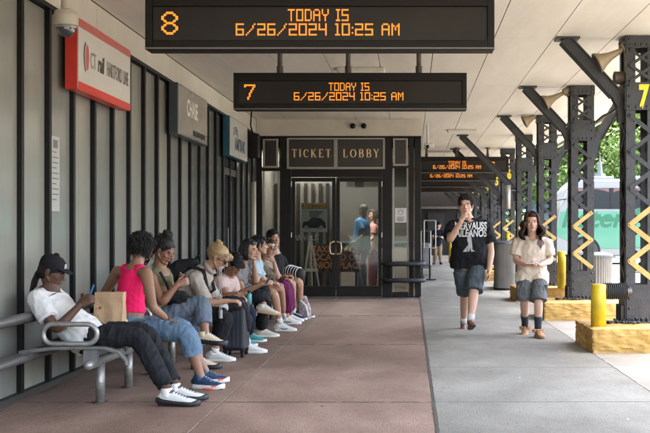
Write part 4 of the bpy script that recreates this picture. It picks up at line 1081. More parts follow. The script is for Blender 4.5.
# ================================================================== bus in the street
BZ = 40.0
bq = BZ / FPX
X = lambda px: (px - VX) * bq
Zz = lambda py: EYE - (py - VY) * bq
bus = thing('coach_bus', 'white and mint green coach parked across the street', 'bus', (10.5, BZ + 1.2, 0))
x0 = X(553); L = 12.6; x1 = x0 + L; zb, zt = .32, Zz(178.5)
MINT = mat('coach_mint', (.04, .165, .10), .3, .05, 2, coat=.5); WH = mat('coach_white', (.15, .16, .155), .3, .04, 2, coat=.5); GRN = mat('coach_green', (.006, .085, .04), .3, .05)
prof = [(x0 + .10, zb), (x0, .55), (x0 + .02, 1.3), (x0 + .28, 2.3), (x0 + .55, 3.0), (x0 + .95, zt), (x1 - .15, zt), (x1, zt - .3), (x1, zb)]
bm = NB(); prism(bm, prof, BZ, BZ + 2.5)
bmesh.ops.bevel(bm, geom=[e for e in bm.edges], offset=.09, segments=3, affect='EDGES'); obj('body', bm, WH, bus, smooth=False)
def strip(name, pts, m, y0=-.012, y1=.004, par=None):
    bm = NB(); prism(bm, pts, BZ + y0, BZ + y1); return obj(name, bm, m, par or bus)
strip('side_band', [(x0 + .12, 1.15), (x0 + .3, 2.06), (x1 - .1, 2.12), (x1 - .1, .62), (x0 + 1.2, .62)], MINT)
strip('swoosh', [(x0 + .35, 1.66), (x0 + 1.6, 1.90), (x0 + 3.2, 1.74), (x1 - .2, 1.62), (x1 - .2, 1.5), (x0 + 3.2, 1.62), (x0 + 1.6, 1.72)], GRN, -.016, -.0125)
bm = NB()
DG = mat('coach_glass', (.010, .013, .016), .2, .1, spec=.25)
strip('window_band', [(x0 + .62, 2.16), (x0 + .98, 2.98), (x1 - .4, 2.98), (x1 - .4, 2.16)], DG, -.010, .004)
bm = NB()
for k in range(1, 8): box(bm, x0 + .8 + k * 1.42, x0 + .86 + k * 1.42, BZ - .02, BZ - .0105, 2.16, 2.98)
obj('window_posts', bm, DARK, bus)
cur = mat('curtain_red', (.09, .045, .038), .7)
for k in range(7):
    c = x0 + 1.56 + k * 1.42; P = [(c - .62, 2.97)] + [(c - .62 + 1.24 * i / 10, 2.93 - .12 * (abs(i - 5) / 5.) ** 2) for i in range(11)] + [(c + .62, 2.97)]
    strip('curtain', P, cur, -.014, -.011)
for k in range(5):
    a = x0 + 3.0 + k * 1.5
    bm = NB()
    for u, v, w_, h_ in ((a, .66, 1.4, .012), (a, 1.42, 1.4, .012), (a, .66, .012, .77), (a + 1.4, .66, .012, .77)): box(bm, u, u + w_, BZ - .020, BZ - .0165, v, v + h_)
    hd = obj('luggage_door', bm, GRN, bus)
    bm = NB(); box(bm, a + .62, a + .74, BZ - .03, BZ - .021, .74, .90); obj('handle', bm, BLACK, hd)
strip('lower_skirt', [(x0 + .2, .36), (x0 + .14, .60), (x1 - .1, .60), (x1 - .1, .36)], WH, -.008, .004)
for c in (x0 + 1.25, x1 - 3.1, x1 - 1.9):
    bm = NB(); sweep(bm, [(c, BZ - .022, .50), (c, BZ + .3, .50)], [.60, .60], cap='flat', n=28); obj('wheel_arch', bm, BLACK, bus)
    bm = NB(); sweep(bm, [(c, BZ - .05, .50), (c, BZ + .25, .50)], [.5, .5], cap='flat', n=28); wl = obj('wheel', bm, RUBBER, bus)
    bm = NB(); sweep(bm, [(c, BZ - .075, .50), (c, BZ - .051, .50)], [.24, .27], cap='flat', n=20); obj('hub', bm, ALU, wl)
tm = text('lettering', 'Peter Pan', 1.05, (X(612.5) + .13, BZ - .018, 1.78), GRN, bus, FACE_CAM, bold=.02, shear=.25, sx=1.05)
bm = NB(); sweep(bm, [(x0 + .5, BZ - .05, 2.55), (x0 + .1, BZ - .25, 2.5), (x0 + .0, BZ - .25, 2.2)], [.03] * 3, n=8); ball(bm, (x0 - .02, BZ - .26, 2.1), (.06, .1, .2)); obj('mirror', bm, BLACK, bus)
bm = NB()
for k in range(6): box(bm, x0 + 1.4 + k * 1.8, x0 + 2.4 + k * 1.8, BZ + .15, BZ + 2.3, zt + .002, zt + .09, .02)
obj('roof_vents', bm, WH, bus)

# low barrier along the street
t = thing('street_barrier', 'low pale concrete barrier in front of the coach', 'barrier', (9, 33, 0))
bm = NB(); box(bm, 6.6, 13, 31.8, 32.05, -.006, .30, .03); obj('kerb_block', bm, mat('barrier_tan', (.42, .34, .24), .8, .1, 3, .2), t)
bm = NB(); box(bm, 6.6, 13, 31.7, 31.79, .10, .16); obj('rail', bm, WHITE, t)

# office block and monument
t = thing('office_block', 'blue grey glass office block behind the coach', 'building', (11, 92, 0))
bm = NB(); box(bm, 6.5, 14.6, 90, 100, -.3, 1.3 + (231 - 153) * 90 / FPX); obj('wall', bm, mat('office_grey', (.16, .18, .21), .5), t)
for r in range(4):
    for c in range(6):
        bm = NB(); box(bm, 6.7 + c * 1.3, 7.75 + c * 1.3, 89.94, 89.99, 1.0 + r * 1.75, 2.2 + r * 1.75); obj('window', bm, mat('office_glass', (.10, .16, .26), .1), t)
bm = NB(); box(bm, 6.4, 14.7, 89.9, 100.1, 8.16, 8.5); obj('parapet', bm, WHITE, t)
mx, mz = JX(600, 50), 50
t = thing('stone_spire', 'small grey stone spire rising in front of the trees', 'monument', (mx, mz, 0))
bm = NB()
for z0, z1, r0, r1 in ((-.3, 2.6, .9, .9), (2.6, 2.75, 1.0, 1.0), (2.75, 3.3, .55, .5), (3.3, 3.4, .6, .6), (3.4, 4.1, .36, .26), (4.1, 4.7, .14, .08), (4.7, 5.0, .05, .01)):
    sweep(bm, [(mx, mz, z0), (mx, mz, z1)], [r0, r1], cap='flat', n=8)
obj('stonework', bm, mat('grey_stone', (.09, .10, .095), .8, .2, 4, .3), t)

# ================================================================== trees
def tree(x, y, h, r, seed, label, m, n=9000, base=-.32):
    rnd = random.Random(seed); t = thing('broadleaf_tree', label, 'tree', (x, y, base), 'trees beyond the street')
    bm = NB(); top = Vector((x + rnd.uniform(-.5, .5), y, h * .75))
    sweep(bm, [(x, y, base), (x + .1, y, h * .2), (x - .1, y, h * .45), top], [.30, .24, .17, .06], n=10)
    cl = []
    for i in range(26):
        a = rnd.random() * 6.28; e = rnd.uniform(-.35, 1); rr = r * rnd.uniform(.45, .95)
        c = Vector((x + rr * cos(a) * cos(e), y + rr * sin(a) * cos(e), h * .52 + r * 1.0 * sin(e) * h / (2.3 * r) + rnd.uniform(-.4, .4)))
        cl.append((c, rnd.uniform(.75, 1.35) * r * .44))
        if i < 14: 
            s = Vector((x, y, h * rnd.uniform(.2, .5))); sweep(bm, [s, (s + c) / 2 + V(0, 0, .3), c], [.10, .06, .02], n=6)
    obj('trunk', bm, mat('bark', (.09, .07, .05), .9, .3, 6, .5, 30), t, smooth=True)
    vs = []; fs = []
    for i in range(n):
        c, cr = cl[rnd.randrange(len(cl))]
        u = Vector((rnd.gauss(0, 1), rnd.gauss(0, 1), rnd.gauss(0, 1) * .75)); u = u.normalized() * cr * (rnd.random() ** .35)
        p = c + u; nn = (u.normalized() + Vector((rnd.uniform(-.8, .8), rnd.uniform(-.8, .8), rnd.uniform(-.2, 1)))).normalized()
        s = nn.orthogonal().normalized(); k = nn.cross(s); L_ = rnd.uniform(.08, .18); b = len(vs); a = rnd.random() * 6.28
        s, k = s * cos(a) + k * sin(a), k * cos(a) - s * sin(a)
        vs += [p - s * L_, p - k * L_ * .5, p + s * L_, p + k * L_ * .5]; fs.append((b, b + 1, b + 2, b + 3))
    me = bpy.data.meshes.new('crown'); me.from_pydata([tuple(v) for v in vs], [], fs)
    link('crown', me, m, t)
def leaf_mat(name, a, b):
    m = mat(name, a, .55, 0, .9, col2=b); n = m.node_tree.nodes; l = m.node_tree.links
    tr = n.new('ShaderNodeBsdfTranslucent'); mx = n.new('ShaderNodeMixShader'); mx.inputs[0].default_value = .35
    bs = n['Principled BSDF']; src = bs.inputs['Base Color'].links[0].from_socket; l.new(src, tr.inputs[0])
    l.new(bs.outputs[0], mx.inputs[1]); l.new(tr.outputs[0], mx.inputs[2]); l.new(mx.outputs[0], n['Material Output'].inputs[0]); return m
LA = leaf_mat('leaves_bright', (.07, .13, .025), (.14, .215, .04)); LB = leaf_mat('leaves_deep', (.03, .09, .02), (.08, .15, .03))
for i, (x, y, h, r, m, lb) in enumerate(((11.2, 62, 11.5, 3.6, LA, 'bright green tree behind the stone spire'), (15.0, 60, 12.5, 3.8, LA, 'bright green tree behind the nearest column'), (19.5, 63, 12, 3.9, LB, 'deep green tree at the right edge'),
    (9.0, 72, 13, 4.0, LB, 'deep green tree left of the stone spire'), (14, 76, 15, 4.6, LB, 'tall deep green tree at the back'), (20, 78, 15, 4.8, LA, 'tall bright tree at the back right'), (6.6, 66, 10.5, 2.6, LA, 'slim bright tree seen between the far columns'),
    (24.5, 66, 13, 4.2, LB, 'deep green tree beyond the coach\'s rear'), (10.5, 84, 15, 5.0, LB, 'broad tree far behind the office block\'s left side'), (17.5, 90, 18, 5.6, LA, 'tallest tree in the farthest row'), (26, 90, 18, 5.6, LB, 'broad deep green tree at the far right of the farthest row'))):
    tree(x, y, h, r, 40 + i, lb, m, n=19000)
# shrubs low behind the coach
def shrub(x, y, seed, label):
    rnd = random.Random(seed); t = thing('shrub', label, 'shrub', (x, y, -.3), 'shrubs behind the coach')
    bm = NB()
    for k in range(5): sweep(bm, [(x, y, -.3), (x + rnd.uniform(-.6, .6), y + rnd.uniform(-.4, .4), 1.4)], [.04, .015], n=5)
    obj('stem', bm, MATS['bark'], t)
    vs = []; fs = []
    for i in range(3500):
        u = Vector((rnd.gauss(0, 1), rnd.gauss(0, 1), rnd.gauss(0, 1))).normalized() * rnd.random() ** .3
        p = Vector((x + u.x * 1.5, y + u.y * .9, 1.1 + u.z * 1.4)); s = Vector((rnd.uniform(-1, 1), rnd.uniform(-1, 1), rnd.uniform(-1, 1))).normalized(); k = s.orthogonal().normalized(); L_ = rnd.uniform(.07, .14); b = len(vs)
        vs += [p - s * L_, p - k * L_ * .5, p + s * L_, p + k * L_ * .5]; fs.append((b, b + 1, b + 2, b + 3))
    me = bpy.data.meshes.new('foliage'); me.from_pydata([tuple(v) for v in vs], [], fs); link('foliage', me, LB, t)
for i, x in enumerate((5.9, 8.8, 11.8, 14.8)):
    shrub(x, 56.5 - (i % 2) * .8, i, ['shrub nearest the end wall', 'shrub left of the stone spire', 'shrub right of the stone spire', 'shrub at the far right behind the coach'][i])
# ================================================================== benches
def bench(label, ya, yb, seatx, wallx, first, n, pitch=.77, rails_from=None):
    t = thing('waiting_bench', label, 'bench', (seatx, (ya + yb) / 2, 0), 'tubular steel benches along the window wall')
    rf = rails_from if rails_from else ya
    for z in (.655, .37):
        bm = NB(); sweep(bm, [(wallx, rf, z), (wallx, yb, z)], [.040, .040], n=16); obj('rail', bm, GALVD, t, smooth=True)
    bm = NB(); sweep(bm, [(wallx + .09, rf, .385), (wallx + .09, yb, .385)], [.030, .030], n=14); obj('rail', bm, GALVD, t, smooth=True)
    fx = seatx + .17
    bm = NB(); sweep(bm, [(fx, ya + .02, .325), (fx, yb, .325)], [.036, .036], n=16); obj('seat_beam', bm, GALV, t, smooth=True)
    bm = NB(); y = ya + .25
    while y < yb:
        y += 1.5
    for i in range(n):
        y = first + pitch * i
        bm = NB()
        P = [(wallx, y, .40), (wallx + .10, y, .425), (wallx + .25, y, .442), (fx - .05, y, .444), (fx + .10, y, .442), (fx + .20, y, .415), (fx + .255, y, .355), (fx + .262, y, .32)]
        sweep(bm, P, [(.024, .026), (.024, .016), (.024, .013), (.024, .013), (.024, .013), (.024, .014), (.024, .013), (.024, .010)], side=(0, 1, 0), cap='flat', n=12, sq=6)
        box(bm, fx - .05, fx + .05, y - .025, y + .025, .33, .43)
        obj('arm_bracket', bm, mat('bracket_steel', (.15, .148, .14), .42, .2, 12, .2, 60, metal=.4), t)
        bm = NB(); cx, cz, hw, hh = fx - .155, .546, .125, .072
        Q = [(cx + hw + hh * cos(a), y, cz + hh * sin(a)) for a in [-pi / 2 + k * pi / 10 for k in range(11)]] + [(cx - hw + hh * cos(a), y, cz + hh * sin(a)) for a in [pi / 2 + k * pi / 10 for k in range(11)]]
        sweep(bm, Q, [.019] * len(Q), n=12, side=(0, 1, 0), closed=True); obj('armrest', bm, GALV, t, smooth=True)
        bm = NB(); cyl(bm, (cx - .06, y, .44), (cx - .06, y, .485), .012, 8); cyl(bm, (cx + .06, y, .44), (cx + .06, y, .485), .012, 8); obj('bolts', bm, mat('rusty_bolt', (.22, .11, .06), .7, .2, 20), t)
        if i < n - 1:
            bm = NB()
            ym = y + pitch / 2
            sweep(bm, [(wallx + .14, ym, .475), (wallx + .22, ym, .435), (seatx, ym, .425), (seatx + .2, ym, .435), (seatx + .27, ym, .42)], [(pitch / 2 - .04, .006)] * 5, side=(0, 1, 0), cap='flat', n=8, sq=8)
            obj('seat', bm, mat('seat_black', (.03, .03, .032), .4, .2), t)
    for i in range(n):
        y = first + .22 + pitch * i
        bm = NB(); cyl(bm, (fx, y, .0), (fx, y, .325), .034, 18); lg = obj('leg', bm, GALV, t, smooth=False)
        for p in lg.data.polygons: p.use_smooth = abs(p.normal.z) < .5
        bm = NB(); cyl(bm, (fx, y, .004), (fx, y, .014), .06, 18); obj('foot_flange', bm, mat('flange_rust', (.10, .06, .045), .8, .3, 20), lg)
    return t
bench('grey tubular steel bench nearest the camera with looped armrests', 7.42, 11.5, -2.51, -2.86, 7.50, 6, rails_from=5.2)
bench('farther grey tubular steel bench beside the lobby, behind the sitters', 11.75, 15.9, -2.22, -2.62, 11.85, 6, .75)

# ================================================================== people
def skin(name, c, r=.48): return mat('skin_' + name, c, r, .06, 22, .12, 90, vcol=True, spec=.4)
SK_DARK = skin('dark', (.085, .040, .024), .58); SK_BROWN = skin('brown', (.23, .115, .070)); SK_TAN = skin('tan', (.40, .22, .145)); SK_LIGHT = skin('light', (.55, .33, .235)); SK_PALE = skin('pale', (.62, .40, .30))
def cloth(name, c, c2=None, rough=.85, sc_=18, b=.35, bs=140, var=.12): return mat('cloth_' + name, c, rough, var, sc_, b, bs, col2=c2, spec=.2)
DENIM = cloth('denim', (.075, .125, .19), (.15, .22, .30), sc_=9); DENIMG = cloth('grey_denim', (.075, .10, .135), (.14, .17, .21), sc_=8); DENIMD = cloth('dark_denim', (.040, .050, .058), (.095, .115, .13), sc_=7)
BLK = cloth('black', (.012, .012, .014)); CHAR = cloth('charcoal', (.014, .0145, .017)); NAVYC = cloth('navy', (.012, .016, .032))
WHT = cloth('white', (.60, .585, .57), var=.04); PINK = cloth('hot_pink', (.85, .015, .12), var=.05, b=.5, bs=220); OLIVE = cloth('olive', (.13, .125, .065))
SHOEW = mat('shoe_white', (.66, .65, .62), .45, .05, 20, .1, 90); SOLEW = mat('sole_white', (.62, .60, .56), .5, .06, 20); SOLEB = mat('sole_black', (.012, .012, .014), .5, .2, 20)
LACEB = mat('lace_black', (.015, .015, .02), .6); LACEW = mat('lace_white', (.6, .6, .58), .6)
X1 = V(1, 0, 0)
dn_ = lambda v: tuple(v)
def hold(o, label, cat): return tag(o, label, cat)
def phone(name, c, d, nrm, m, label, s=1.0):
    """slim phone: centre, long axis, face normal"""
    d = Vector(d).normalized(); n_ = Vector(nrm); n_ = (n_ - d * n_.dot(d)).normalized(); w_ = d.cross(n_)
    t = thing('phone', label, 'phone', Vector(c))
    bm = NB(); sweep(bm, [Vector(c) - d * .073 * s, Vector(c) + d * .073 * s], [(.036 * s, .005)] * 2, side=w_, cap='flat', n=16, sq=7); obj('case', bm, m, t)
    bm = NB(); sweep(bm, [Vector(c) - d * .067 * s + n_ * .0055, Vector(c) + d * .067 * s + n_ * .0055], [(.032 * s, .0008)] * 2, side=w_, cap='flat', n=16, sq=7); obj('screen', bm, mat('phone_screen', (.02, .03, .04), .1), t)
    return t
def shades(F, parent_label, up=0.0, m=None, oy=0, oz=0):
    """sunglasses as part of the outfit"""
    bm = NB()
    for q in (-1, 1):
        sweep(bm, [F.H(q * .030, .094 + oy, .024 + oz), F.H(q * .030, .098 + oy, -.014 + oz)], [(.024 * F.hs, .004), (.020 * F.hs, .004)], side=F.HM @ V(1, 0, 0), n=12, sq=3)
        sweep(bm, [F.H(q * .052, .088 + oy, .012 + oz), F.H(q * .078, .055 + oy, .010 + oz), F.H(q * .082, -.005 + oy, .008 + oz)], [.0035] * 3, n=6)
    sweep(bm, [F.H(-.012, .100 + oy, .010 + oz), F.H(.012, .100 + oy, .010 + oz)], [.003] * 2, n=6)
    return obj('glasses', bm, m or mat('shade_black', (.008, .008, .009), .3, .1, spec=.3), F.root, smooth=True)
def project(me, targets, axis=Vector((0, 1, 0)), lift=.0035, maxd=1.0):
    """lay flat artwork onto a garment along an axis"""
    trees = []
    for o in targets:
        wl = world_loc(o); vs = [v.co + wl for v in o.data.vertices]; trees.append(BVHTree.FromPolygons(vs, [tuple(p.vertices) for p in o.data.polygons]))
    for v in me.vertices:
        st = Vector(v.co) - axis * .5; best = None
        for t in trees:
            h = t.ray_cast(st, axis, maxd)
            if h[0] is not None and (best is None or (h[0] - st).length < (best - st).length): best = h[0]
        if best is not None: v.co = best - axis * lift
def decal_from_text(name, s, size, loc, m, parent, shirt, **k):
    me = text_mesh(s, size, extrude=0, **k); bm = bmesh.new(); bm.from_mesh(me)
    bmesh.ops.triangulate(bm, faces=bm.faces)
    for _ in range(2):
        es = [e for e in bm.edges if e.calc_length() > .016]
        if es: bmesh.ops.subdivide_edges(bm, edges=es, cuts=1)
        bmesh.ops.triangulate(bm, faces=bm.faces)
    bm.to_mesh(me); bm.free(); me.transform(Matrix.Translation(Vector(loc)) @ FACE_CAM); project(me, [shirt]); return link(name, me, m, parent)
def decal_poly(name, polys, loc, m, parent, shirt, axis=Vector((0, 1, 0)), MM=FACE_CAM, fine=.012):
    bm = bmesh.new()
    for P in polys: bm.faces.new([bm.verts.new((a, b, 0)) for a, b in P])
    bmesh.ops.triangulate(bm, faces=bm.faces)
    for _ in range(3):
        es = [e for e in bm.edges if e.calc_length() > fine]
        if es: bmesh.ops.subdivide_edges(bm, edges=es, cuts=1)
        bmesh.ops.triangulate(bm, faces=bm.faces)
    me = bpy.data.meshes.new(name); bm.to_mesh(me); bm.free(); me.transform(Matrix.Translation(Vector(loc)) @ MM); project(me, [shirt], axis); return link(name, me, m, parent)
def gnd(px, Z, z=.104): return Vector((JX(px, Z), Z, z))
D = (0, 0, -1)

# ---- P1: man in white T-shirt and black cap
r1 = person('man in white t-shirt and black cap, slouched on the bench looking at a blue phone', (-2.4, 7.88, 0))
F = Fig(r1, J(84, 334, 7.88), J(46, 297, 7.90), J(52.5, 271, 7.90), (.93, -.10, -.42), (1, -.05, 0),
    {'R': (J(138, 336, 7.76), gnd(169, 7.60), (1, -.12, 0)), 'L': (J(145, 331, 8.0), gnd(177, 7.84), (1, -.02, 0))},
    {'R': (J(56, 330, 7.63), J(80, 305, 7.70), (.85, .1, .5), (.3, .9, -.2), .75), 'L': (J(72, 320, 8.10), J(82, 301, 8.0), (.8, -.35, .3), (.2, -.9, -.1), .7)},
    w=1.0, hs=1.0, sw=.185, vox=.0045, neck=J(50, 287, 7.9))
F.body(SK_DARK, eye=4, lips=(1.5, 1.0, .9), brow=(.3, .3, .3), beard=None); F.tee(WHT, sleeve=.62, inf=.017, hem=-.22, flare=.035, sflare=.03, disp=.012, neck=.99)
F.pants(CHAR, 1.9, .018, .006, disp=.009)
F.hair(HAIR, 60, .05, .006, .1, .9, 3, zmin=-.04, cut=-.03, back=.1, cap=(.079, .097, .070), capc=(0, -.02, .035), out=.1) if False else None
bm = NB(); F.hb(bm, (0, -.026, .022), (.081, .094, .07), 18); F.hb(bm, (0, -.034, -.01), (.074, .082, .085), 18); obj('hair', bm, HAIR, r1, smooth=True)
bm = NB()
for q in range(7):
    a = F.H(-.04 + .014 * q, -.08, .0); P = [a, F.H(-.05 + .015 * q, -.098, -.06), F.H(-.045 + .014 * q, -.100, -.13), F.H(-.04 + .013 * q, -.085, -.20 - .014 * (q % 3))]
    sweep(bm, P, [.0085, .0085, .008, .006], n=7)
obj('dreadlocks', bm, HAIR, r1, smooth=True)
F.cap_hat(BLK, logo=WHT, zc=.052)
for k in 'RL':
    F.shoe(k, SHOEW, SOLEB, LACEB, 1.12, high=.02, sole_h=.020)
for k in 'RL':
    bm = NB()
    kn, an, td = [Vector(q) for q in F.leglist[k][:3]]; td.normalize(); sd = V(0, 1, 0)
    sweep(bm, [an + td * x * 1.12 - V(0, 0, .073 + z) for x, z in ((-.07, -.016), (-.03, -.008), (.05, .0), (.12, .002), (.175, .004))], [(a, b) for a, b in ((.034, .024), (.044, .020), (.046, .016), (.052, .016), (.046, .015))], side=td.cross(V(0, 0, 1)), n=14, sq=4)
    obj('mudguard', bm, SOLEB, r1, smooth=True)
phone('phone', J(90.5, 294, 7.83), (.35, 0, .94), (-.9, -.3, .3), mat('phone_blue', (.02, .16, .42), .3), 'bright blue phone held by the man in the white t-shirt')
# paper bag
c0 = J(109, 318, 8.2); t = thing('paper_bag', 'brown paper bag standing on the bench beside the man in white', 'bag', (c0.x, 8.2, .45))
bm = NB(); xa, xb = JX(95.5, 8.2), JX(123.5, 8.2); zt_ = JZ(292, 8.2); za = .442
rnd = random.Random(8); n = 12; rows = 9; grid = []
for j in range(rows + 1):
    k = j / rows; ring = []
    for i in range(4 * n):
        s_, u = divmod(i, n); u /= n; hw, hd = (xb - xa) / 2, .075 * (1 - .45 * k)
        x, y = [(-hw + 2 * hw * u, -hd), (hw, -hd + 2 * hd * u), (hw - 2 * hw * u, hd), (-hw, hd - 2 * hd * u)][s_]
        q = Vector((x * 14, y * 14, k * 6)); x += .006 * noise.noise(q); y += .014 * noise.noise(q + V(5, 1, 2))
        ring.append(bm.verts.new(((xa + xb) / 2 + x + .01 * k, 8.2 + y, lerp(za, zt_, k) + (.006 * noise.noise(q * 2) if j == rows else 0))))
    grid.append(ring)
for j in range(rows):
    for i in range(4 * n): bm.faces.new((grid[j][i], grid[j][(i + 1) % (4 * n)], grid[j + 1][(i + 1) % (4 * n)], grid[j + 1][i]))
bm.faces.new(grid[0][::-1]); bm.faces.new(grid[-1]); obj('bag', bm, mat('kraft_paper', (.40, .255, .145), .8, .08, 8, .4, 40), t, smooth=False)
bm = NB(); ball(bm, ((xa + xb) / 2 - .05, 8.118, zt_ - .12), (.012, .004, .012)); obj('sticker', bm, mat('sticker_brown', (.16, .08, .04), .6), t)

# ---- P2: woman in pink top
r2 = person('woman in hot pink sleeveless top and blue jeans, turned towards her neighbour', (-2.4, 8.7, 0))
f2 = V(.86, .5, 0).normalized()
F = Fig(r2, J(127, 325, 8.66), J(134, 276, 8.70), J(143, 246, 8.78), (.55, .83, -.12), f2,
    {'R': (J(187, 332, 8.42), gnd(200.5, 8.42), (.97, -.2, 0)), 'L': (J(182, 326, 8.75), gnd(205, 8.75), (.95, .1, 0))},
    {'R': (J(153, 308, 8.42), J(168, 320, 8.60), (.9, .2, -.2), (-.1, 0, -1), .25), 'L': (J(101, 299, 8.98), J(116, 322, 9.0), (.6, .1, -.75), (.3, 0, -.9), .3)},
    w=.96, hs=.97, sw=.165, vox=.0045, aw=.98, lw=1.05, bust=1, bulge=.03, neck=J(137, 263, 8.72), shl={'L': J(118, 272, 8.84), 'R': J(146, 273, 8.55)})
F.body(SK_BROWN)
bm = NB(); F.trunk(bm, .24, .93, .008, cap='flat', shoulders=False)
for k in 'RL': sweep(bm, [F.chest + F.up * .05, F.sh[k].lerp(F.chest, .50) + F.up * .035], [.050, .056], n=12, cap='round')
sculpt('top', bm, .006, PINK, r2, smooth=3, disp=.003, dscale=16)
F.pants(DENIM, 1.52, .016, .010, disp=.007, top=.17)
for k in 'RL': bm = NB(); F.leg(bm, k, 1.46, 1.53, .026, cap='flat'); obj('turn_up', bm, cloth('denim_pale', (.16, .23, .31), b=.4), r2, smooth=True)
F.hair(HAIR, 1000, .135, .0046, .75, .85, 11, cut=.03, cap=(.080, .098, .084), zmin=-.06, out=.22, freq=95, steps=10)
bm = NB(); e = F.H(-.082, -.004, -.045); sweep(bm, [e, e - V(0, 0, .03)], [.006, .009], n=8); obj('earring', bm, mat('silver', (.7, .7, .7), .25, metal=.8), r2)
bm = NB(); a = F.arms['R']; e_, w_ = Vector(a[0]), Vector(a[1]); u = (w_ - e_).normalized()
for q in (.02, .035): 
    s_ = u.orthogonal().normalized(); v_ = u.cross(s_); sweep(bm, [w_ - u * q + (s_ * cos(k * pi / 8) + v_ * sin(k * pi / 8)) * .031 for k in range(16)], [.004] * 16, n=6, closed=True)
obj('bracelet', bm, mat('bracelet_dark', (.05, .03, .04), .4), r2)
NVS = mat('shoe_navy', (.015, .04, .09), .5, .2, 40, .2, 80); CORAL = mat('shoe_coral', (.75, .10, .06), .5); TEAL = mat('shoe_teal', (.02, .30, .32), .5)
for k in 'RL':
    F.shoe(k, NVS, SOLEW, mat('lace_pale_blue', (.20, .35, .5), .6), .98, sole_h=.020)
for k in 'RL':
    bm = NB()
    kn, an, td = [Vector(q) for q in F.leglist[k][:3]]; td = td.normalized(); sd = td.cross(V(0, 0, 1))
    for x in (.03, .055, .08): sweep(bm, [an + td * x + sd * .034 - V(0, 0, .070), an + td * (x + .018) + sd * .026 - V(0, 0, .030)], [(.004, .006)] * 2, n=6)
    sweep(bm, [an + td * .12 + sd * .040 - V(0, 0, .07), an + td * .155 + sd * .040 - V(0, 0, .07)], [.010, .008], n=8)
    sweep(bm, [an + td * .05 + sd * .042 - V(0, 0, .095), an + td * .12 + sd * .047 - V(0, 0, .095)], [.009, .008], n=8)
    obj('shoe_stripe', bm, CORAL, r2, smooth=True)
for k in 'RL':
    bm = NB()
    kn, an, td = [Vector(q) for q in F.leglist[k][:3]]; td = td.normalized(); sweep(bm, [an - td * .05 - V(0, 0, .01), an - td * .056 + V(0, 0, .03)], [(.014, .006)] * 2, n=8)
    obj('heel_tab', bm, TEAL, r2, smooth=True)

# ---- P3: woman with braided bun, olive top
r3 = person('woman with braided hair bun and olive vest, legs crossed, typing on a phone', (-2.4, 9.42, 0))
F = Fig(r3, J(152, 321, 9.45), J(159, 277, 9.48), J(164.5, 250, 9.44), (.80, -.30, -.52), (.97, -.22, 0),
    {'R': (J(202, 302, 9.36), J(205, 333, 9.22), (.97, -.12, -.18), (-.10, -.05, -1)), 'L': (J(196, 312, 9.62), gnd(199, 9.62), (1, 0, 0))},
    {'R': (J(162, 303, 9.22), J(177, 285, 9.24), (.75, .2, .3), (-.1, .9, -.1), .7), 'L': (J(172, 298, 9.68), J(180, 282, 9.46), (.5, -.6, .3), (-.3, -.5, .3), .7)},
    w=1.0, hs=1.0, sw=.165, lw=1.08, bust=1, bulge=.04, vox=.0045, neck=J(160, 267, 9.47))
F.body(SK_BROWN, lips=(.9, .45, .42))
bm = NB(); F.trunk(bm, -.05, .92, .014, cap='flat', shoulders=False)
for k in 'RL': sweep(bm, [F.chest + F.up * .05, F.sh[k].lerp(F.chest, .4) + F.up * .035], [.056, .062], n=12)
sculpt('top', bm, .006, OLIVE, r3, smooth=3, disp=.005, dscale=13)
F.pants(DENIMG, 1.72, .017, .006, disp=.007, top=.14)
F.hair(HAIR, 260, .05, .0075, .1, .2, 21, cut=.045, zmin=-.02, back=.6, out=.2)
bm = NB()
for i in range(46):
    rr = random.Random(i); a = rr.random() * 6.28; b = rr.uniform(-.6, 1.2); c = F.H(0, -.045, .135)
    P = []
    for k in range(8):
        aa = a + k * .55; P.append(c + F.HM @ V(.045 * cos(aa) * cos(b), .045 * sin(aa) * cos(b), .028 * sin(b + k * .12)))
    sweep(bm, P, [.0085] * 8, n=6)
obj('bun', bm, HAIR, r3, smooth=True)
bm = NB()
for i in range(14):
    rr = random.Random(i + 50); q = 1 if i % 2 else -1
    P = [F.H(q * .075, -.01 - .006 * i, .03), F.H(q * .088, -.025 - .005 * i, -.04), F.H(q * .08, -.045, -.11), F.H(q * .072, -.05 - .003 * i, -.17 - rr.random() * .06)]
    sweep(bm, P, [.007, .007, .006, .004], n=6)
obj('braids', bm, HAIR, r3, smooth=True)
PASTEL = mat('shoe_pastel', (.62, .42, .38), .5, 0, 26, .15, 60, col2=(.62, .62, .36))
for k in 'RL': F.shoe(k, PASTEL, SOLEB, LACEW, 1.02, sole_h=.024)
phone('phone', J(184, 280, 9.33), (.3, 0, .9), (-.9, -.1, .3), mat('phone_black', (.02, .02, .02), .3), 'dark phone held by the woman with the braided bun')
# dark bag in her lap
t = thing('shoulder_bag', 'dark grey shoulder bag on the lap of the woman with braids', 'bag', J(176, 302, 9.4))
bm = NB(); ball(bm, J(176, 298, 9.42), (.13, .10, .075)); ball(bm, J(183, 301, 9.38), (.10, .09, .06)); b_ = sculpt('bag', bm, .008, CHAR, t, smooth=3, disp=.012, dscale=14)
bm = NB(); sweep(bm, [J(170, 293, 9.33), J(166, 283, 9.30), J(160, 272, 9.32)], [(.014, .004)] * 3, n=8); obj('strap', bm, BLK, t)

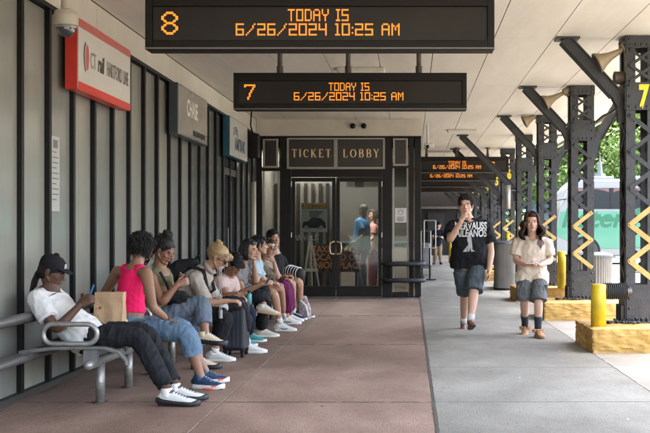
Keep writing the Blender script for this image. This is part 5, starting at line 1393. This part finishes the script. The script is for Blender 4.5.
# ---- P4: blonde woman with sunglasses
r4 = person('blonde woman in striped beige shirt dress and sunglasses bending forward', (-2.3, 10.25, 0))
F = Fig(r4, J(166, 313, 10.3), J(200, 277, 10.3), J(219.5, 257.5, 10.22), (.80, -.22, -.58), (1, -.06, 0),
    {'R': (J(226, 315, 10.08), gnd(214, 10.17), (1, -.05, 0)), 'L': (J(239, 302, 10.5), gnd(247, 10.86), (1, -.05, 0))},
    {'R': (J(207, 303, 10.0), J(228, 301, 10.0), (.9, .1, 0), (0, .3, -1), .5), 'L': (J(216, 300, 10.65), J(236, 297, 10.6), (.8, -.2, 0), (0, -.3, -1), .5)},
    w=1.04, hs=1.0, sw=.18, lw=1.0, bulge=.03, bust=1, vox=.005, neck=J(209, 267.5, 10.26))
F.body(SK_TAN, lips=(.85, .5, .5))
BEI = mat('cloth_striped_beige', (.42, .36, .31), .85, .1, 10, .3, 140, spec=.2)
nt_ = BEI.node_tree; wv = nt_.nodes.new('ShaderNodeTexWave'); wv.inputs['Scale'].default_value = 26; wv.inputs['Distortion'].default_value = 1; wv.bands_direction = 'X'
mxx = nt_.nodes.new('ShaderNodeMix'); mxx.data_type = 'RGBA'; mxx.blend_type = 'MULTIPLY'; mxx.inputs[0].default_value = .35
tcx = nt_.nodes.new('ShaderNodeTexCoord'); nt_.links.new(tcx.outputs['Object'], wv.inputs['Vector'])
bs_ = nt_.nodes['Principled BSDF']; src = bs_.inputs['Base Color'].links[0].from_socket; nt_.links.new(src, mxx.inputs[6]); nt_.links.new(wv.outputs['Color'], mxx.inputs[7]); nt_.links.new(mxx.outputs[2], bs_.inputs['Base Color'])
F.tee(BEI, sleeve=.98, inf=.020, hem=-.2, flare=.03, sflare=.012, disp=.010, name='shirt_dress', neck=1.0)
bm = NB(); 
for k in 'RL': F.leg(bm, k, 0, .78, .034, cap='flat')
sweep(bm, [F.pel, J(205, 311, 10.3), J(222, 308, 10.3)], [(.20, .10), (.19, .085), (.17, .06)], side=(0, 1, 0), n=18)
sculpt('skirt', bm, .008, mat('cloth_grey_skirt', (.36, .34, .31), .85, .1, 10, .3, 120, spec=.2), r4, smooth=4, disp=.012, dscale=9)
F.pants(BLK, 1.62, .018, .016, disp=.006)
BLONDE = mat('hair_blonde', (.33, .22, .11), .5, .35, 50)
F.hair(BLONDE, 900, .055, .0038, .12, .25, 31, cut=.05, zmin=-.05, back=1.0, out=.06, capc=(0, -.024, .042), cap=(.081, .099, .084))
bm = NB(); sweep(bm, [F.neckb - F.up * .02, F.neckb + F.up * .022 + F.fwd * .008], [.076, .086], n=18, cap='flat'); obj('collar', bm, BEI, r4, smooth=True)
bm = NB(); c = F.H(0, -.085, .105)
for i in range(40):
    rr = random.Random(i + 9); a = rr.random() * 6.28; b = rr.uniform(-1, 1)
    sweep(bm, [c + F.HM @ V(.034 * cos(a + k * .6) * cos(b), .034 * sin(a + k * .6) * cos(b), .030 * sin(b + k * .15)) for k in range(7)], [.006] * 7, n=5)
obj('bun', bm, BLONDE, r4, smooth=True)
bm = NB()
for i in range(16):
    rr = random.Random(i + 90); x = rr.uniform(-.06, .06); sweep(bm, [F.H(x, .06, .085), F.H(x * 1.15, .098 + rr.random() * .01, .07), F.H(x * 1.3, .108, .045 - rr.random() * .02)], [.004, .004, .0015], n=5)
obj('fringe', bm, BLONDE, r4, smooth=True)
shades(F, '')
for k in 'RL': F.shoe(k, SHOEW, SOLEW, LACEW, 1.02)
F.sock(WHT, 1.88, 1.99, .006)
# backpack on her back
t = thing('backpack', 'black backpack worn by the blonde woman', 'backpack', J(178, 300, 10.3))
bk = F.tpos(.6) - F.fwd * .20
bm = NB(); sweep(bm, [F.tpos(.22) - F.fwd * .19, F.tpos(.5) - F.fwd * .22, F.tpos(.80) - F.fwd * .20, F.tpos(.95) - F.fwd * .15], [(.14, .07), (.155, .09), (.14, .08), (.09, .04)], side=F.left, n=20, sq=3.5); sculpt('pack', bm, .008, BLK, t, smooth=3, disp=.006)
bm = NB()
for k in (-1, 1):
    P = [F.tpos(.90) - F.fwd * .16 + F.left * .09 * k, F.chest + F.up * .095 + F.left * .115 * k, F.chest + F.fwd * .175 + F.left * .13 * k - F.up * .02, F.tpos(.55) + F.fwd * .15 + F.left * .165 * k, F.tpos(.4) - F.fwd * .03 + F.left * .205 * k, F.tpos(.35) - F.fwd * .16 + F.left * .14 * k]
    sweep(bm, P, [(.026, .016)] * 6, n=8)
obj('straps', bm, BLK, t, smooth=True)
bm = NB(); a = F.tpos(.97) - F.fwd * .16; sweep(bm, [a + F.left * .03, a + F.left * .03 + F.up * .06, a - F.left * .03 + F.up * .06, a - F.left * .03], [.008] * 4, n=8); obj('grab_loop', bm, BLK, t, smooth=True)

# ---- P5: person in dark cap leaning over a suitcase
r5 = person('person in dark cap and faded pink t-shirt, head bowed with clasped hands', (-2.3, 11.1, 0))
F = Fig(r5, J(206, 312, 11.3), J(226, 281, 11.3), J(235, 264, 11.2), (.62, -.60, -.50), (.95, -.3, 0),
    {'R': (J(248, 318, 11.15), gnd(240, 11.5), (1, -.1, 0)), 'L': (J(250, 310, 11.5), gnd(249.5, 11.95), (1, -.05, 0))},
    {'R': (J(226, 296, 11.05), J(238, 294, 11.0), (.9, .3, 0), (0, .6, -.6), .8), 'L': (J(236, 297, 11.5), J(243, 293, 11.2), (.4, -.9, 0), (-.3, -.1, -.7), .8)},
    w=.92, hs=.95, sw=.155, vox=.0055, neck=J(230, 274, 11.28))
F.body(SK_BROWN); FP = mat('cloth_faded_pink', (.46, .30, .26), .85, 0, 16, .3, 120, col2=(.52, .42, .38), spec=.2)
F.tee(FP, .6, disp=.008); F.pants(NAVYC, 1.9, .016); F.hair(HAIR, 200, .05, .006, .2, .6, 7, zmin=-.05, cut=.02)
F.cap_hat(BLK, zc=.045)
for k in 'RL': F.shoe(k, mat('shoe_teal2', (.05, .28, .28), .5), SOLEW, LACEW, .95)
bm = NB(); F2c = J(249, 297, 11.0)
t = thing('drink_bottle', 'small teal bottle held beside the bowed person', 'bottle', F2c)
sweep(bm, [F2c + V(0, 0, -.06), F2c + V(0, 0, .02)], [.030, .030], n=16); obj('flask', bm, mat('teal_flask', (.03, .22, .24), .3), t, smooth=True)
bm = NB(); cyl(bm, F2c + V(0, 0, .045), F2c + V(0, 0, .07), .017); obj('lid', bm, BLACK, t)
# suitcase
Zc = 10.62; t = thing('suitcase', 'dark navy wheeled suitcase with raised handle among the legs', 'suitcase', (JX(236, Zc), Zc, 0))
xa, xb = JX(224.5, Zc), JX(247, Zc)
SC = mat('suitcase_navy', (.006, .008, .016), .5, .2, 8, .2, 50)
bm = NB(); box(bm, xa, xb, Zc - .16, Zc + .20, .075, .60, .035); obj('shell', bm, SC, t)
bm = NB()
for k in range(5): box(bm, xa + .03 + k * .042, xa + .045 + k * .042, Zc - .168, Zc - .161, .12, .55)
obj('ribs', bm, mat('suitcase_rib', (.02, .025, .035), .4), t)
for i, x in enumerate((xa + .03, xb - .03)):
    for y in (Zc - .12, Zc + .16):
        bm = NB(); cyl(bm, (x - .012, y, .036), (x + .012, y, .036), .034, 14); box(bm, x - .02, x + .02, y - .02, y + .02, .055, .08); obj('wheel', bm, BLACK, t)
xh = JX(220.5, 10.2); 
t = thing('luggage_handle', 'slim pale luggage handle stick held upright in front of the blonde woman', 'luggage_handle', (JX(220.5, 9.98), 9.98, .0))  # raised telescopic luggage handle, modelled as a separate thing
x = JX(220.5, 9.98); bm = NB()
for q in (-.008, .008): cyl(bm, (x + q, 9.98, .53), (x + q, 9.98, JZ(268, 9.98)), .004, 8)
cyl(bm, (x, 9.98, .45), (x, 9.98, .53), .02, 10)
obj('rod', bm, mat('pale_metal', (.26, .26, .26), .3, metal=.2), t)
bm = NB(); sweep(bm, [(x - .014, 9.98, JZ(268, 9.98)), (x + .014, 9.98, JZ(268, 9.98))], [.012] * 2, n=8); obj('grip', bm, mat('pale_grip', (.35, .35, .35), .5), t, smooth=True)

# ---- P6: woman with black hair
r6 = person('black haired woman with sunglasses on her head, chin on hand, holding a phone', (-2.2, 12.3, 0))
F = Fig(r6, J(222, 303, 12.35), J(239, 271, 12.4), J(249.5, 250, 12.3), (.93, -.30, -.12), (.97, -.22, 0),
    {'R': (J(261, 294, 12.15), gnd(262, 12.5), (1, 0, 0)), 'L': (J(263, 288, 12.5), J(263.5, 305, 12.12), (.98, 0, -.16), (-.15, 0, -1))},
    {'R': (J(244, 292, 12.1), J(262, 284, 12.0), (.95, .1, .25), (0, .6, -.5), .6), 'L': (J(256, 285, 12.55), J(254, 264, 12.4), (.0, -.2, .95), (-.9, -.1, .1), .9)},
    w=.98, hs=1.02, sw=.165, vox=.0055, bust=1, neck=J(243, 262, 12.35))
F.body(SK_TAN, lips=(.85, .35, .33)); F.tee(cloth('grey', (.20, .19, .185)), .55, disp=.008, hem=-.15); F.pants(BLK, 1.92, .020, .012, disp=.007)
F.hair_long(mat('hair_black', (.007, .0065, .007), .45, .3, 40, spec=.35), 420, .15, .004, .007, 41, phi0=66, flare=.018)
shades(F, '', oy=-.035, oz=.075)
GUM = mat('gum_sole', (.42, .25, .12), .5); CREAMS = mat('shoe_cream', (.55, .51, .42), .5, .06, 20)
for k in 'RL': F.shoe(k, CREAMS, GUM if k == 'L' else SOLEW, LACEW, 1.0)
phone('phone', J(269, 279, 11.98), (.5, 0, .85), (-.8, -.3, .4), mat('phone_grey', (.15, .15, .16), .3), 'grey phone held by the woman with chin on hand')

# ---- P7: bare legged sitter in pale blue
r7 = person('dark haired sitter in pale blue t-shirt with bare legs and white sneakers', (-2.1, 13.3, 0))
F = Fig(r7, J(245, 297, 13.4), J(255, 266, 13.45), J(259.5, 245.5, 13.45), (.95, .25, -.05), (1, .05, 0),
    {'R': (J(274, 292, 13.05), gnd(280, 13.22), (1, -.05, 0)), 'L': (J(280, 286, 13.55), gnd(284, 14.2), (1, -.02, 0))},
    {'R': (J(258, 284, 13.15), J(270, 283, 13.1), (.95, .2, 0), (0, .4, -.9), .5), 'L': (J(266, 285, 13.7), J(275, 284, 13.5), (.9, -.3, 0), (0, 0, -1), .5)},
    w=.98, hs=1.0, sw=.17, vox=.006, neck=J(257, 257, 13.45))
F.body(SK_TAN); F.tee(cloth('pale_blue', (.34, .46, .52)), .55); F.pants(cloth('khaki_short', (.30, .25, .19)), .62, .022, .02, name='shorts')
F.hair(HAIR, 350, .05, .0055, .25, .5, 51, cut=.03, zmin=-.05)
for k in 'RL': F.shoe(k, SHOEW, SOLEW, LACEW, 1.03)
F.sock(WHT, 1.80, 1.98, .005)
for k in 'RL':
    bm = NB()
    an = Vector(F.leglist[k][1]); 
    P = [an + V(.02, -.040, -.055), an + V(.05, -.043, -.068), (an + V(.10, -.045, -.060)), an + V(.0, -.040, -.040)]
    sweep(bm, P[:3], [(.004, .008)] * 3, n=6)
    obj('shoe_flash', bm, SOLEB, r7)

# ---- P8: masked sitter with purple skirt
r8 = person('sitter in tan shirt with glasses and long purple skirt, hand on chin', (-2.0, 14.1, 0))
F = Fig(r8, J(256, 293, 14.2), J(264, 266, 14.25), J(269.5, 248, 14.2), (.78, -.62, -.08), (.95, -.3, 0),
    {'R': (J(284, 286, 13.95), gnd(287, 14.2), (1, 0, 0)), 'L': (J(286, 285, 14.35), gnd(290, 14.6), (1, 0, 0))},
    {'R': (J(278, 278, 14.0), J(274, 262, 13.98), (-.45, .1, .9), (-.6, .5, 0), .7), 'L': (J(280, 281, 14.5), J(285, 276, 14.3), (.9, -.2, 0), (0, 0, -1), .5)},
    w=.95, hs=1.0, sw=.165, vox=.006, neck=J(266, 258, 14.22))
F.body(SK_TAN); F.tee(cloth('tan_shirt', (.27, .22, .17)), .95, disp=.007, inf=.018)
bm = NB()
for k in 'RL': F.leg(bm, k, 0, 1.78, .035, cap='flat', flare=.012)
F.trunk(bm, -.24, .12, .02, cap='flat'); kR, kL = [Vector(F.leglist[k][0]) for k in 'RL']; aR, aL = [Vector(F.leglist[k][1]) for k in 'RL']
sweep(bm, [F.pel, (kR + kL) / 2, (aR + aL) / 2 + V(0, 0, .10)], [(.16, .08), (.18, .07), (.16, .05)], side=(0, 1, 0), n=16)
sculpt('skirt', bm, .009, cloth('purple', (.11, .012, .06)), r8, smooth=3, disp=.014, dscale=12, dstretch=(1, 1, .3))
F.hair_long(HAIR, 300, .07, .003, .007, 61, phi0=70)
shades(F, '', m=mat('frame_dark', (.02, .02, .02), .3))
for k in 'RL': F.shoe(k, SHOEW, SOLEW, LACEW, .95)

# ---- P9: man in black T-shirt
r9 = person('man in black t-shirt and shorts at the far end of the bench, facing outwards', (-1.95, 15, 0))
f9 = V(.88, -.47, 0)
F = Fig(r9, J(271, 290, 15.1), J(275, 259.5, 15.15), J(273.5, 238.5, 15.05), (.60, -.80, -.02), f9,
    {'R': (J(292, 281, 14.75), gnd(293, 14.95), (.9, -.3, 0)), 'L': (J(299.5, 280, 15.05), gnd(300, 15.3), (.95, -.15, 0))},
    {'R': (J(272, 277, 14.7), J(283, 279, 14.5), (.9, .1, -.1), (0, .2, -1), .4), 'L': (J(287, 272, 15.3), J(294, 279, 15.1), (.7, -.4, -.4), (-.2, 0, -1), .4)},
    w=1.05, hs=1.04, sw=.18, vox=.006, neck=J(275, 251, 15.12))
F.body(SK_TAN, beard=None); F.tee(BLK, .6, disp=.006); F.pants(CHAR, .78, .022, .012, name='shorts')
F.hair(HAIR, 300, .03, .005, .1, .1, 71, cut=.05, zmin=-.03)
for k in 'RL': F.shoe(k, NVS, SOLEW, LACEW, 1.05)
F.sock(WHT, 1.84, 1.98, .005)
t = thing('striped_bag', 'black and white striped bag under the arm of the man in black t-shirt', 'bag', J(292, 278, 15.2))
STR = mat('cloth_bw_stripe', (.02, .02, .022), .8); 
bm = NB(); a, b = J(286, 271, 15.35), J(300, 273.5, 15.2); sweep(bm, [a, a.lerp(b, .5), b], [.085, .095, .08], n=20); obj('roll', bm, STR, t, smooth=True)
bm = NB()
for k in range(6):
    c = a.lerp(b, .08 + .17 * k); d_ = (b - a).normalized(); s_ = d_.orthogonal().normalized(); v_ = d_.cross(s_); rr = .091 + .006 * sin(k)
    sweep(bm, [c + (s_ * cos(q * pi / 12) + v_ * sin(q * pi / 12)) * rr for q in range(24)], [(.009, .006)] * 24, n=6, closed=True)
obj('stripes', bm, WHT, t, smooth=True)
Zb = 15.2; t = thing('patterned_backpack', 'small grey and pink patterned backpack on the paving by the last sitter', 'backpack', (JX(304, Zb), Zb, 0))
bm = NB(); sweep(bm, [(JX(304.5, Zb), Zb, .03), (JX(304, Zb), Zb, .15), (JX(303, Zb), Zb + .02, .30)], [(.085, .10), (.08, .10), (.04, .06)], side=(0, 1, 0), n=16, sq=3)
sculpt('pack', bm, .008, mat('cloth_patchwork', (.05, .05, .06), .8, 0, 22, .2, 80, col2=(.55, .42, .42)), t, smooth=2, disp=.008)
bm = NB(); sweep(bm, [(JX(301, Zb), Zb - .08, .28), (JX(307, Zb), Zb - .12, .2), (JX(309, Zb), Zb - .1, .05)], [(.012, .004)] * 3, n=6); obj('strap', bm, WHT, t)

# ---- W1: walker in black shirt
w1 = person('tall man in black printed t-shirt and denim shorts walking, fist at his mouth', (JX(469, 13.15), 13.15, 0))
fw1 = V(-.06, -1, 0)
ZW = 13.1
toe = lambda x, z: (V(x, -1, z))
F = Fig(w1, J(469, 258, 13.15), J(469.5, 226.5, 13.12), J(465.8, 205.5, 13.02), (-.10, -1, -.03), fw1,
    {'R': (J(465.5, 292.5, 13.15), J(463.5, 322.5, 13.62), (-.05, -.80, -.55), (-.02, .55, -.8)), 'L': (J(474, 290.5, 12.90), J(470.5, 321, 12.72), (.06, -1, .28), (.02, -.28, -1))},
    {'R': (J(449.5, 240.5, 12.85), J(461, 221.5, 12.73), (.42, .28, .86), (.55, .75, -.25), 1.15), 'L': (J(491, 251, 13.12), J(489, 270.5, 12.98), (-.05, -.25, -.95), (-.95, -.2, 0), .45)},
    w=1.20, hs=1.12, sw=.215, aw=1.15, lw=1.12, bulge=.06, vox=.005, neck=J(468, 219.5, 13.12), hipw=.095)
F.body(SK_LIGHT, lips=(.85, .5, .48), brow=(.28, .2, .17))
tsh = F.tee(BLK, .66, inf=.030, hem=-.27, flare=.03, sflare=.045, disp=.012, neck=.965, hips=.2)
F.pants(DENIMD, 1.02, .026, .040, disp=.008, name='shorts', top=.1)
F.hair(mat('hair_brown', (.020, .012, .008), .55, .35, 40, spec=.3), 900, .030, .0045, .0, .1, 81, cut=.056, zmin=.0, out=.35, back=.1, cap=(.081, .101, .088))
F.sock(WHT, 1.80, 1.98, .006)
LEA = mat('leather_brown', (.16, .055, .028), .5, .15, 20, .2, 60)
for k in 'RL': F.shoe(k, LEA, mat('sole_brown', (.10, .045, .028), .6, .2, 20), None, 1.0)
INKW = mat('print_white', (.62, .62, .60), .7)
yy = 12.7
decal_from_text('print', 'NERVAUSS', .128, (JX(471.5, 12.9), yy, JZ(226.0, 12.9)), INKW, tsh, tsh, bold=.004, sx=.67)
decal_from_text('print', 'AILEANOS', .130, (JX(471.5, 12.9), yy, JZ(233.5, 12.9)), INKW, tsh, tsh, bold=.003, sx=.66, shear=.1)
dog = [[(-.005, .13), (.012, .155), (.02, .13), (.035, .06), (.045, -.06), (.03, -.10), (.012, -.05), (.005, -.10), (-.012, -.10), (-.008, .0), (-.02, .05)],
       [(-.01, -.02), (-.055, -.075), (-.075, -.105), (-.02, -.105)], [(.03, -.06), (.075, -.10), (.03, -.105)]]
decal_poly('wolf_print', dog, (JX(469, 12.9), yy, JZ(243.5, 12.9)), mat('print_grey_w', (.40, .42, .41), .7), tsh, tsh)

# ---- W2: long haired walker
w2 = person('long haired young person in cream t-shirt and grey cargo shorts walking, holding a paper', (JX(532, 12.7), 12.7, 0))
F = Fig(w2, J(532, 271, 12.75), J(532.5, 243.5, 12.75), J(532, 222.5, 12.66), (-.05, -1, -.03), (0, -1, 0),
    {'R': (J(524.5, 300, 12.62), J(525, 326, 12.95), (-.08, -.93, -.30), (0, .30, -.93)), 'L': (J(538.5, 301, 12.50), J(538, 329, 12.52), (.12, -1, 0), D)},
    {'R': (J(515.5, 260.5, 12.72), J(526.5, 265, 12.45), (.85, -.3, -.08), (.1, .3, .9), .5), 'L': (J(550.5, 260.5, 12.72), J(540.5, 264.5, 12.45), (-.85, -.3, -.08), (.1, -.2, .9), .55)},
    w=1.0, hs=1.0, sw=.178, aw=1.05, lw=.98, vox=.005, neck=J(532, 236.5, 12.73))
F.body(SK_LIGHT, lips=(.85, .45, .42), brow=(.2, .13, .1))
ts2 = F.tee(cloth('cream', (.56, .46, .36), (.64, .54, .44)), .72, inf=.030, hem=-.30, flare=.0, sflare=.018, disp=.010, hips=.37)
F.pants(cloth('slate', (.080, .081, .084), (.13, .132, .132), sc_=8), 1.0, .028, .035, disp=.009, name='cargo_shorts', top=.08)
for q, s_ in ((-1, 'R'), (1, 'L')):
    bm = NB()
    kk = F.limbpos(F.hip[s_], Vector(F.leglist[s_][0]), Vector(F.leglist[s_][1]), .62) + V(q * .085, -.03, 0)
    sweep(bm, [kk + V(0, 0, .07), kk - V(0, 0, .07)], [(.045, .02)] * 2, side=(0, 1, 0), n=12, sq=4, cap='flat')
    obj('cargo_pocket', bm, MATS['cloth_slate'], w2, smooth=False)
F.hair_long(mat('hair_auburn', (.035, .016, .010), .6, .6, 60, spec=.2), 520, .245, .020, .0075, 91, phi0=52, flare=.055, freq=40, part=.008, vol=.12)
F.sock(mat('cloth_sock_navy', (.02, .025, .035), .8, .2, 30), 1.55, 1.98, .008)
FUR = mat('shoe_tan_suede', (.44, .22, .10), .9, .25, 40, .8, 70)
for k in 'RL': F.shoe(k, FUR, mat('sole_tan', (.30, .17, .09), .7), mat('lace_cream', (.55, .42, .28), .8), 1.02, sole_h=.016)
for k in 'RL':
    an = Vector(F.leglist[k][1]); dn = Vector(F.leglist[k][3]); bm = NB(); rr = random.Random(3)
    for i in range(70):
        a = rr.random() * 6.28; p_ = an + V(.05 * cos(a), .05 * sin(a) - .01, rr.uniform(-.035, .0)); sweep(bm, [p_, p_ + V(.022 * cos(a), .022 * sin(a), rr.uniform(-.02, .01))], [.008, .004], n=5)
    obj('fur_cuff', bm, mat('fur_tan', (.55, .32, .17), .95, .3, 60), w2, smooth=True)
emb = [[(0, .075), (.045, .03), (.05, .0), (.02, -.03), (0, -.065), (-.02, -.03), (-.05, .0), (-.045, .03)], [(-.006, .07), (.006, .07), (.008, .105), (-.008, .105)], [(-.04, .105), (.03, .098), (.03, .106), (-.04, .113)]]
decal_poly('emblem', emb, (JX(541.0, 12.6), 12.3, JZ(244.0, 12.6)), mat('print_brown', (.10, .05, .045), .7), ts2, ts2)
pc = J(533.5, 263.5, 12.30); t = thing('folded_paper', 'folded white paper in the long haired walker\'s hands', 'paper', pc)
bm = NB(); bar(bm, pc + V(-.09, 0, 0), pc + V(.10, 0, -.004), .07, .004); bar(bm, pc + V(-.085, .01, .008), pc + V(.09, .01, .006), .07, .003); obj('sheet', bm, mat('paper_sheet', (.66, .62, .60), .6), t)

# ---- distant walker
w3 = person('distant person in dark top and cap standing by the end wall', (JX(437.5, 40), 40, 0))
Zd = 40.0
F = Fig(w3, J(437.5, 243.5, Zd), J(438, 231.5, Zd), J(439, 225, Zd), (-.4, -.9, -.2), (-.3, -1, 0),
    {'R': (J(435.5, 253, Zd - .15), gnd(434.5, Zd), (-.2, -1, 0)), 'L': (J(440, 253, Zd - .1), gnd(440.5, Zd - .1), (.2, -1, 0))},
    {'R': (J(432.5, 238, Zd - .1), J(435, 237, Zd - .35), (.6, -.6, 0), (0, 0, 1), .5), 'L': (J(443, 238, Zd - .1), J(441, 237, Zd - .35), (-.6, -.6, 0), (0, 0, 1), .5)},
    w=1.0, sw=.175, vox=.012)
F.body(SK_LIGHT); F.tee(NAVYC, .6, vox=.012); F.pants(cloth('khaki', (.30, .20, .12)), 1.9, .02, vox=.012); F.hair(HAIR, 60, .03); F.cap_hat(NAVYC)
for k in 'RL': F.shoe(k, SOLEB, SOLEB, None, 1.0, vox=.01)
# ---- inside the lobby
Zi = 22.0
w4 = person('man in blue shirt and jeans seen through the right lobby door', (JX(362, Zi), Zi, 0.012))
F = Fig(w4, J(362.5, 248.5, Zi), J(362, 222, Zi), J(363, 211, Zi), (-.75, .5, -.25), (-.8, .35, 0),
    {'R': (J(360, 268, Zi), J(360, 288.5, Zi), (-1, .2, 0)), 'L': (J(363, 268, Zi - .15), J(364, 289, Zi - .15), (-1, .1, 0))},
    {'R': (J(366, 235, Zi + .2), J(360, 243, Zi + .3), (-.9, 0, -.2), (0, .5, -1), .5), 'L': (J(364, 235, Zi - .25), J(356.5, 241, Zi - .30), (-.9, 0, -.2), (0, .5, -1), .5)},
    w=1.15, hs=1.05, sw=.19, bulge=.05, vox=.009)
F.body(SK_DARK); F.tee(cloth('blue_shirt', (.045, .17, .36)), .6, inf=.025, vox=.01, hem=-.1); F.pants(DENIMG, 1.95, .02, vox=.01); F.hair(HAIR, 150, .015, cut=.05)
for k in 'RL': F.shoe(k, SOLEB, SOLEB, None, 1.0, vox=.009)
w5 = person('woman in pink top and maroon trousers behind the man in the lobby', (JX(373, 22.6), 22.6, .012))
Zi = 22.6
F = Fig(w5, J(373, 250, Zi), J(373, 227, Zi), J(373.5, 215, Zi), (-.8, -.3, -.1), (-.9, -.2, 0),
    {'R': (J(372, 268, Zi), J(371, 286.5, Zi), (-1, 0, 0)), 'L': (J(374, 268, Zi - .1), J(374, 287, Zi - .1), (-1, 0, 0))},
    {'R': (J(374, 238, Zi + .2), J(368, 244, Zi + .2), (-.9, 0, 0), (0, 0, -1), .5), 'L': (J(373, 238, Zi - .22), J(367, 243, Zi - .25), (-.9, 0, 0), (0, 0, -1), .5)},
    w=.95, sw=.16, vox=.009)
F.body(SK_TAN); F.tee(cloth('rose', (.42, .22, .22)), .6, vox=.01, hem=-.2); F.pants(cloth('maroon', (.12, .025, .03)), 1.9, .022, vox=.01); F.hair_long(MATS['hair_brown'], 200, .12, seed=4)
for k in 'RL': F.shoe(k, SHOEW, SOLEW, None, .95, vox=.009)
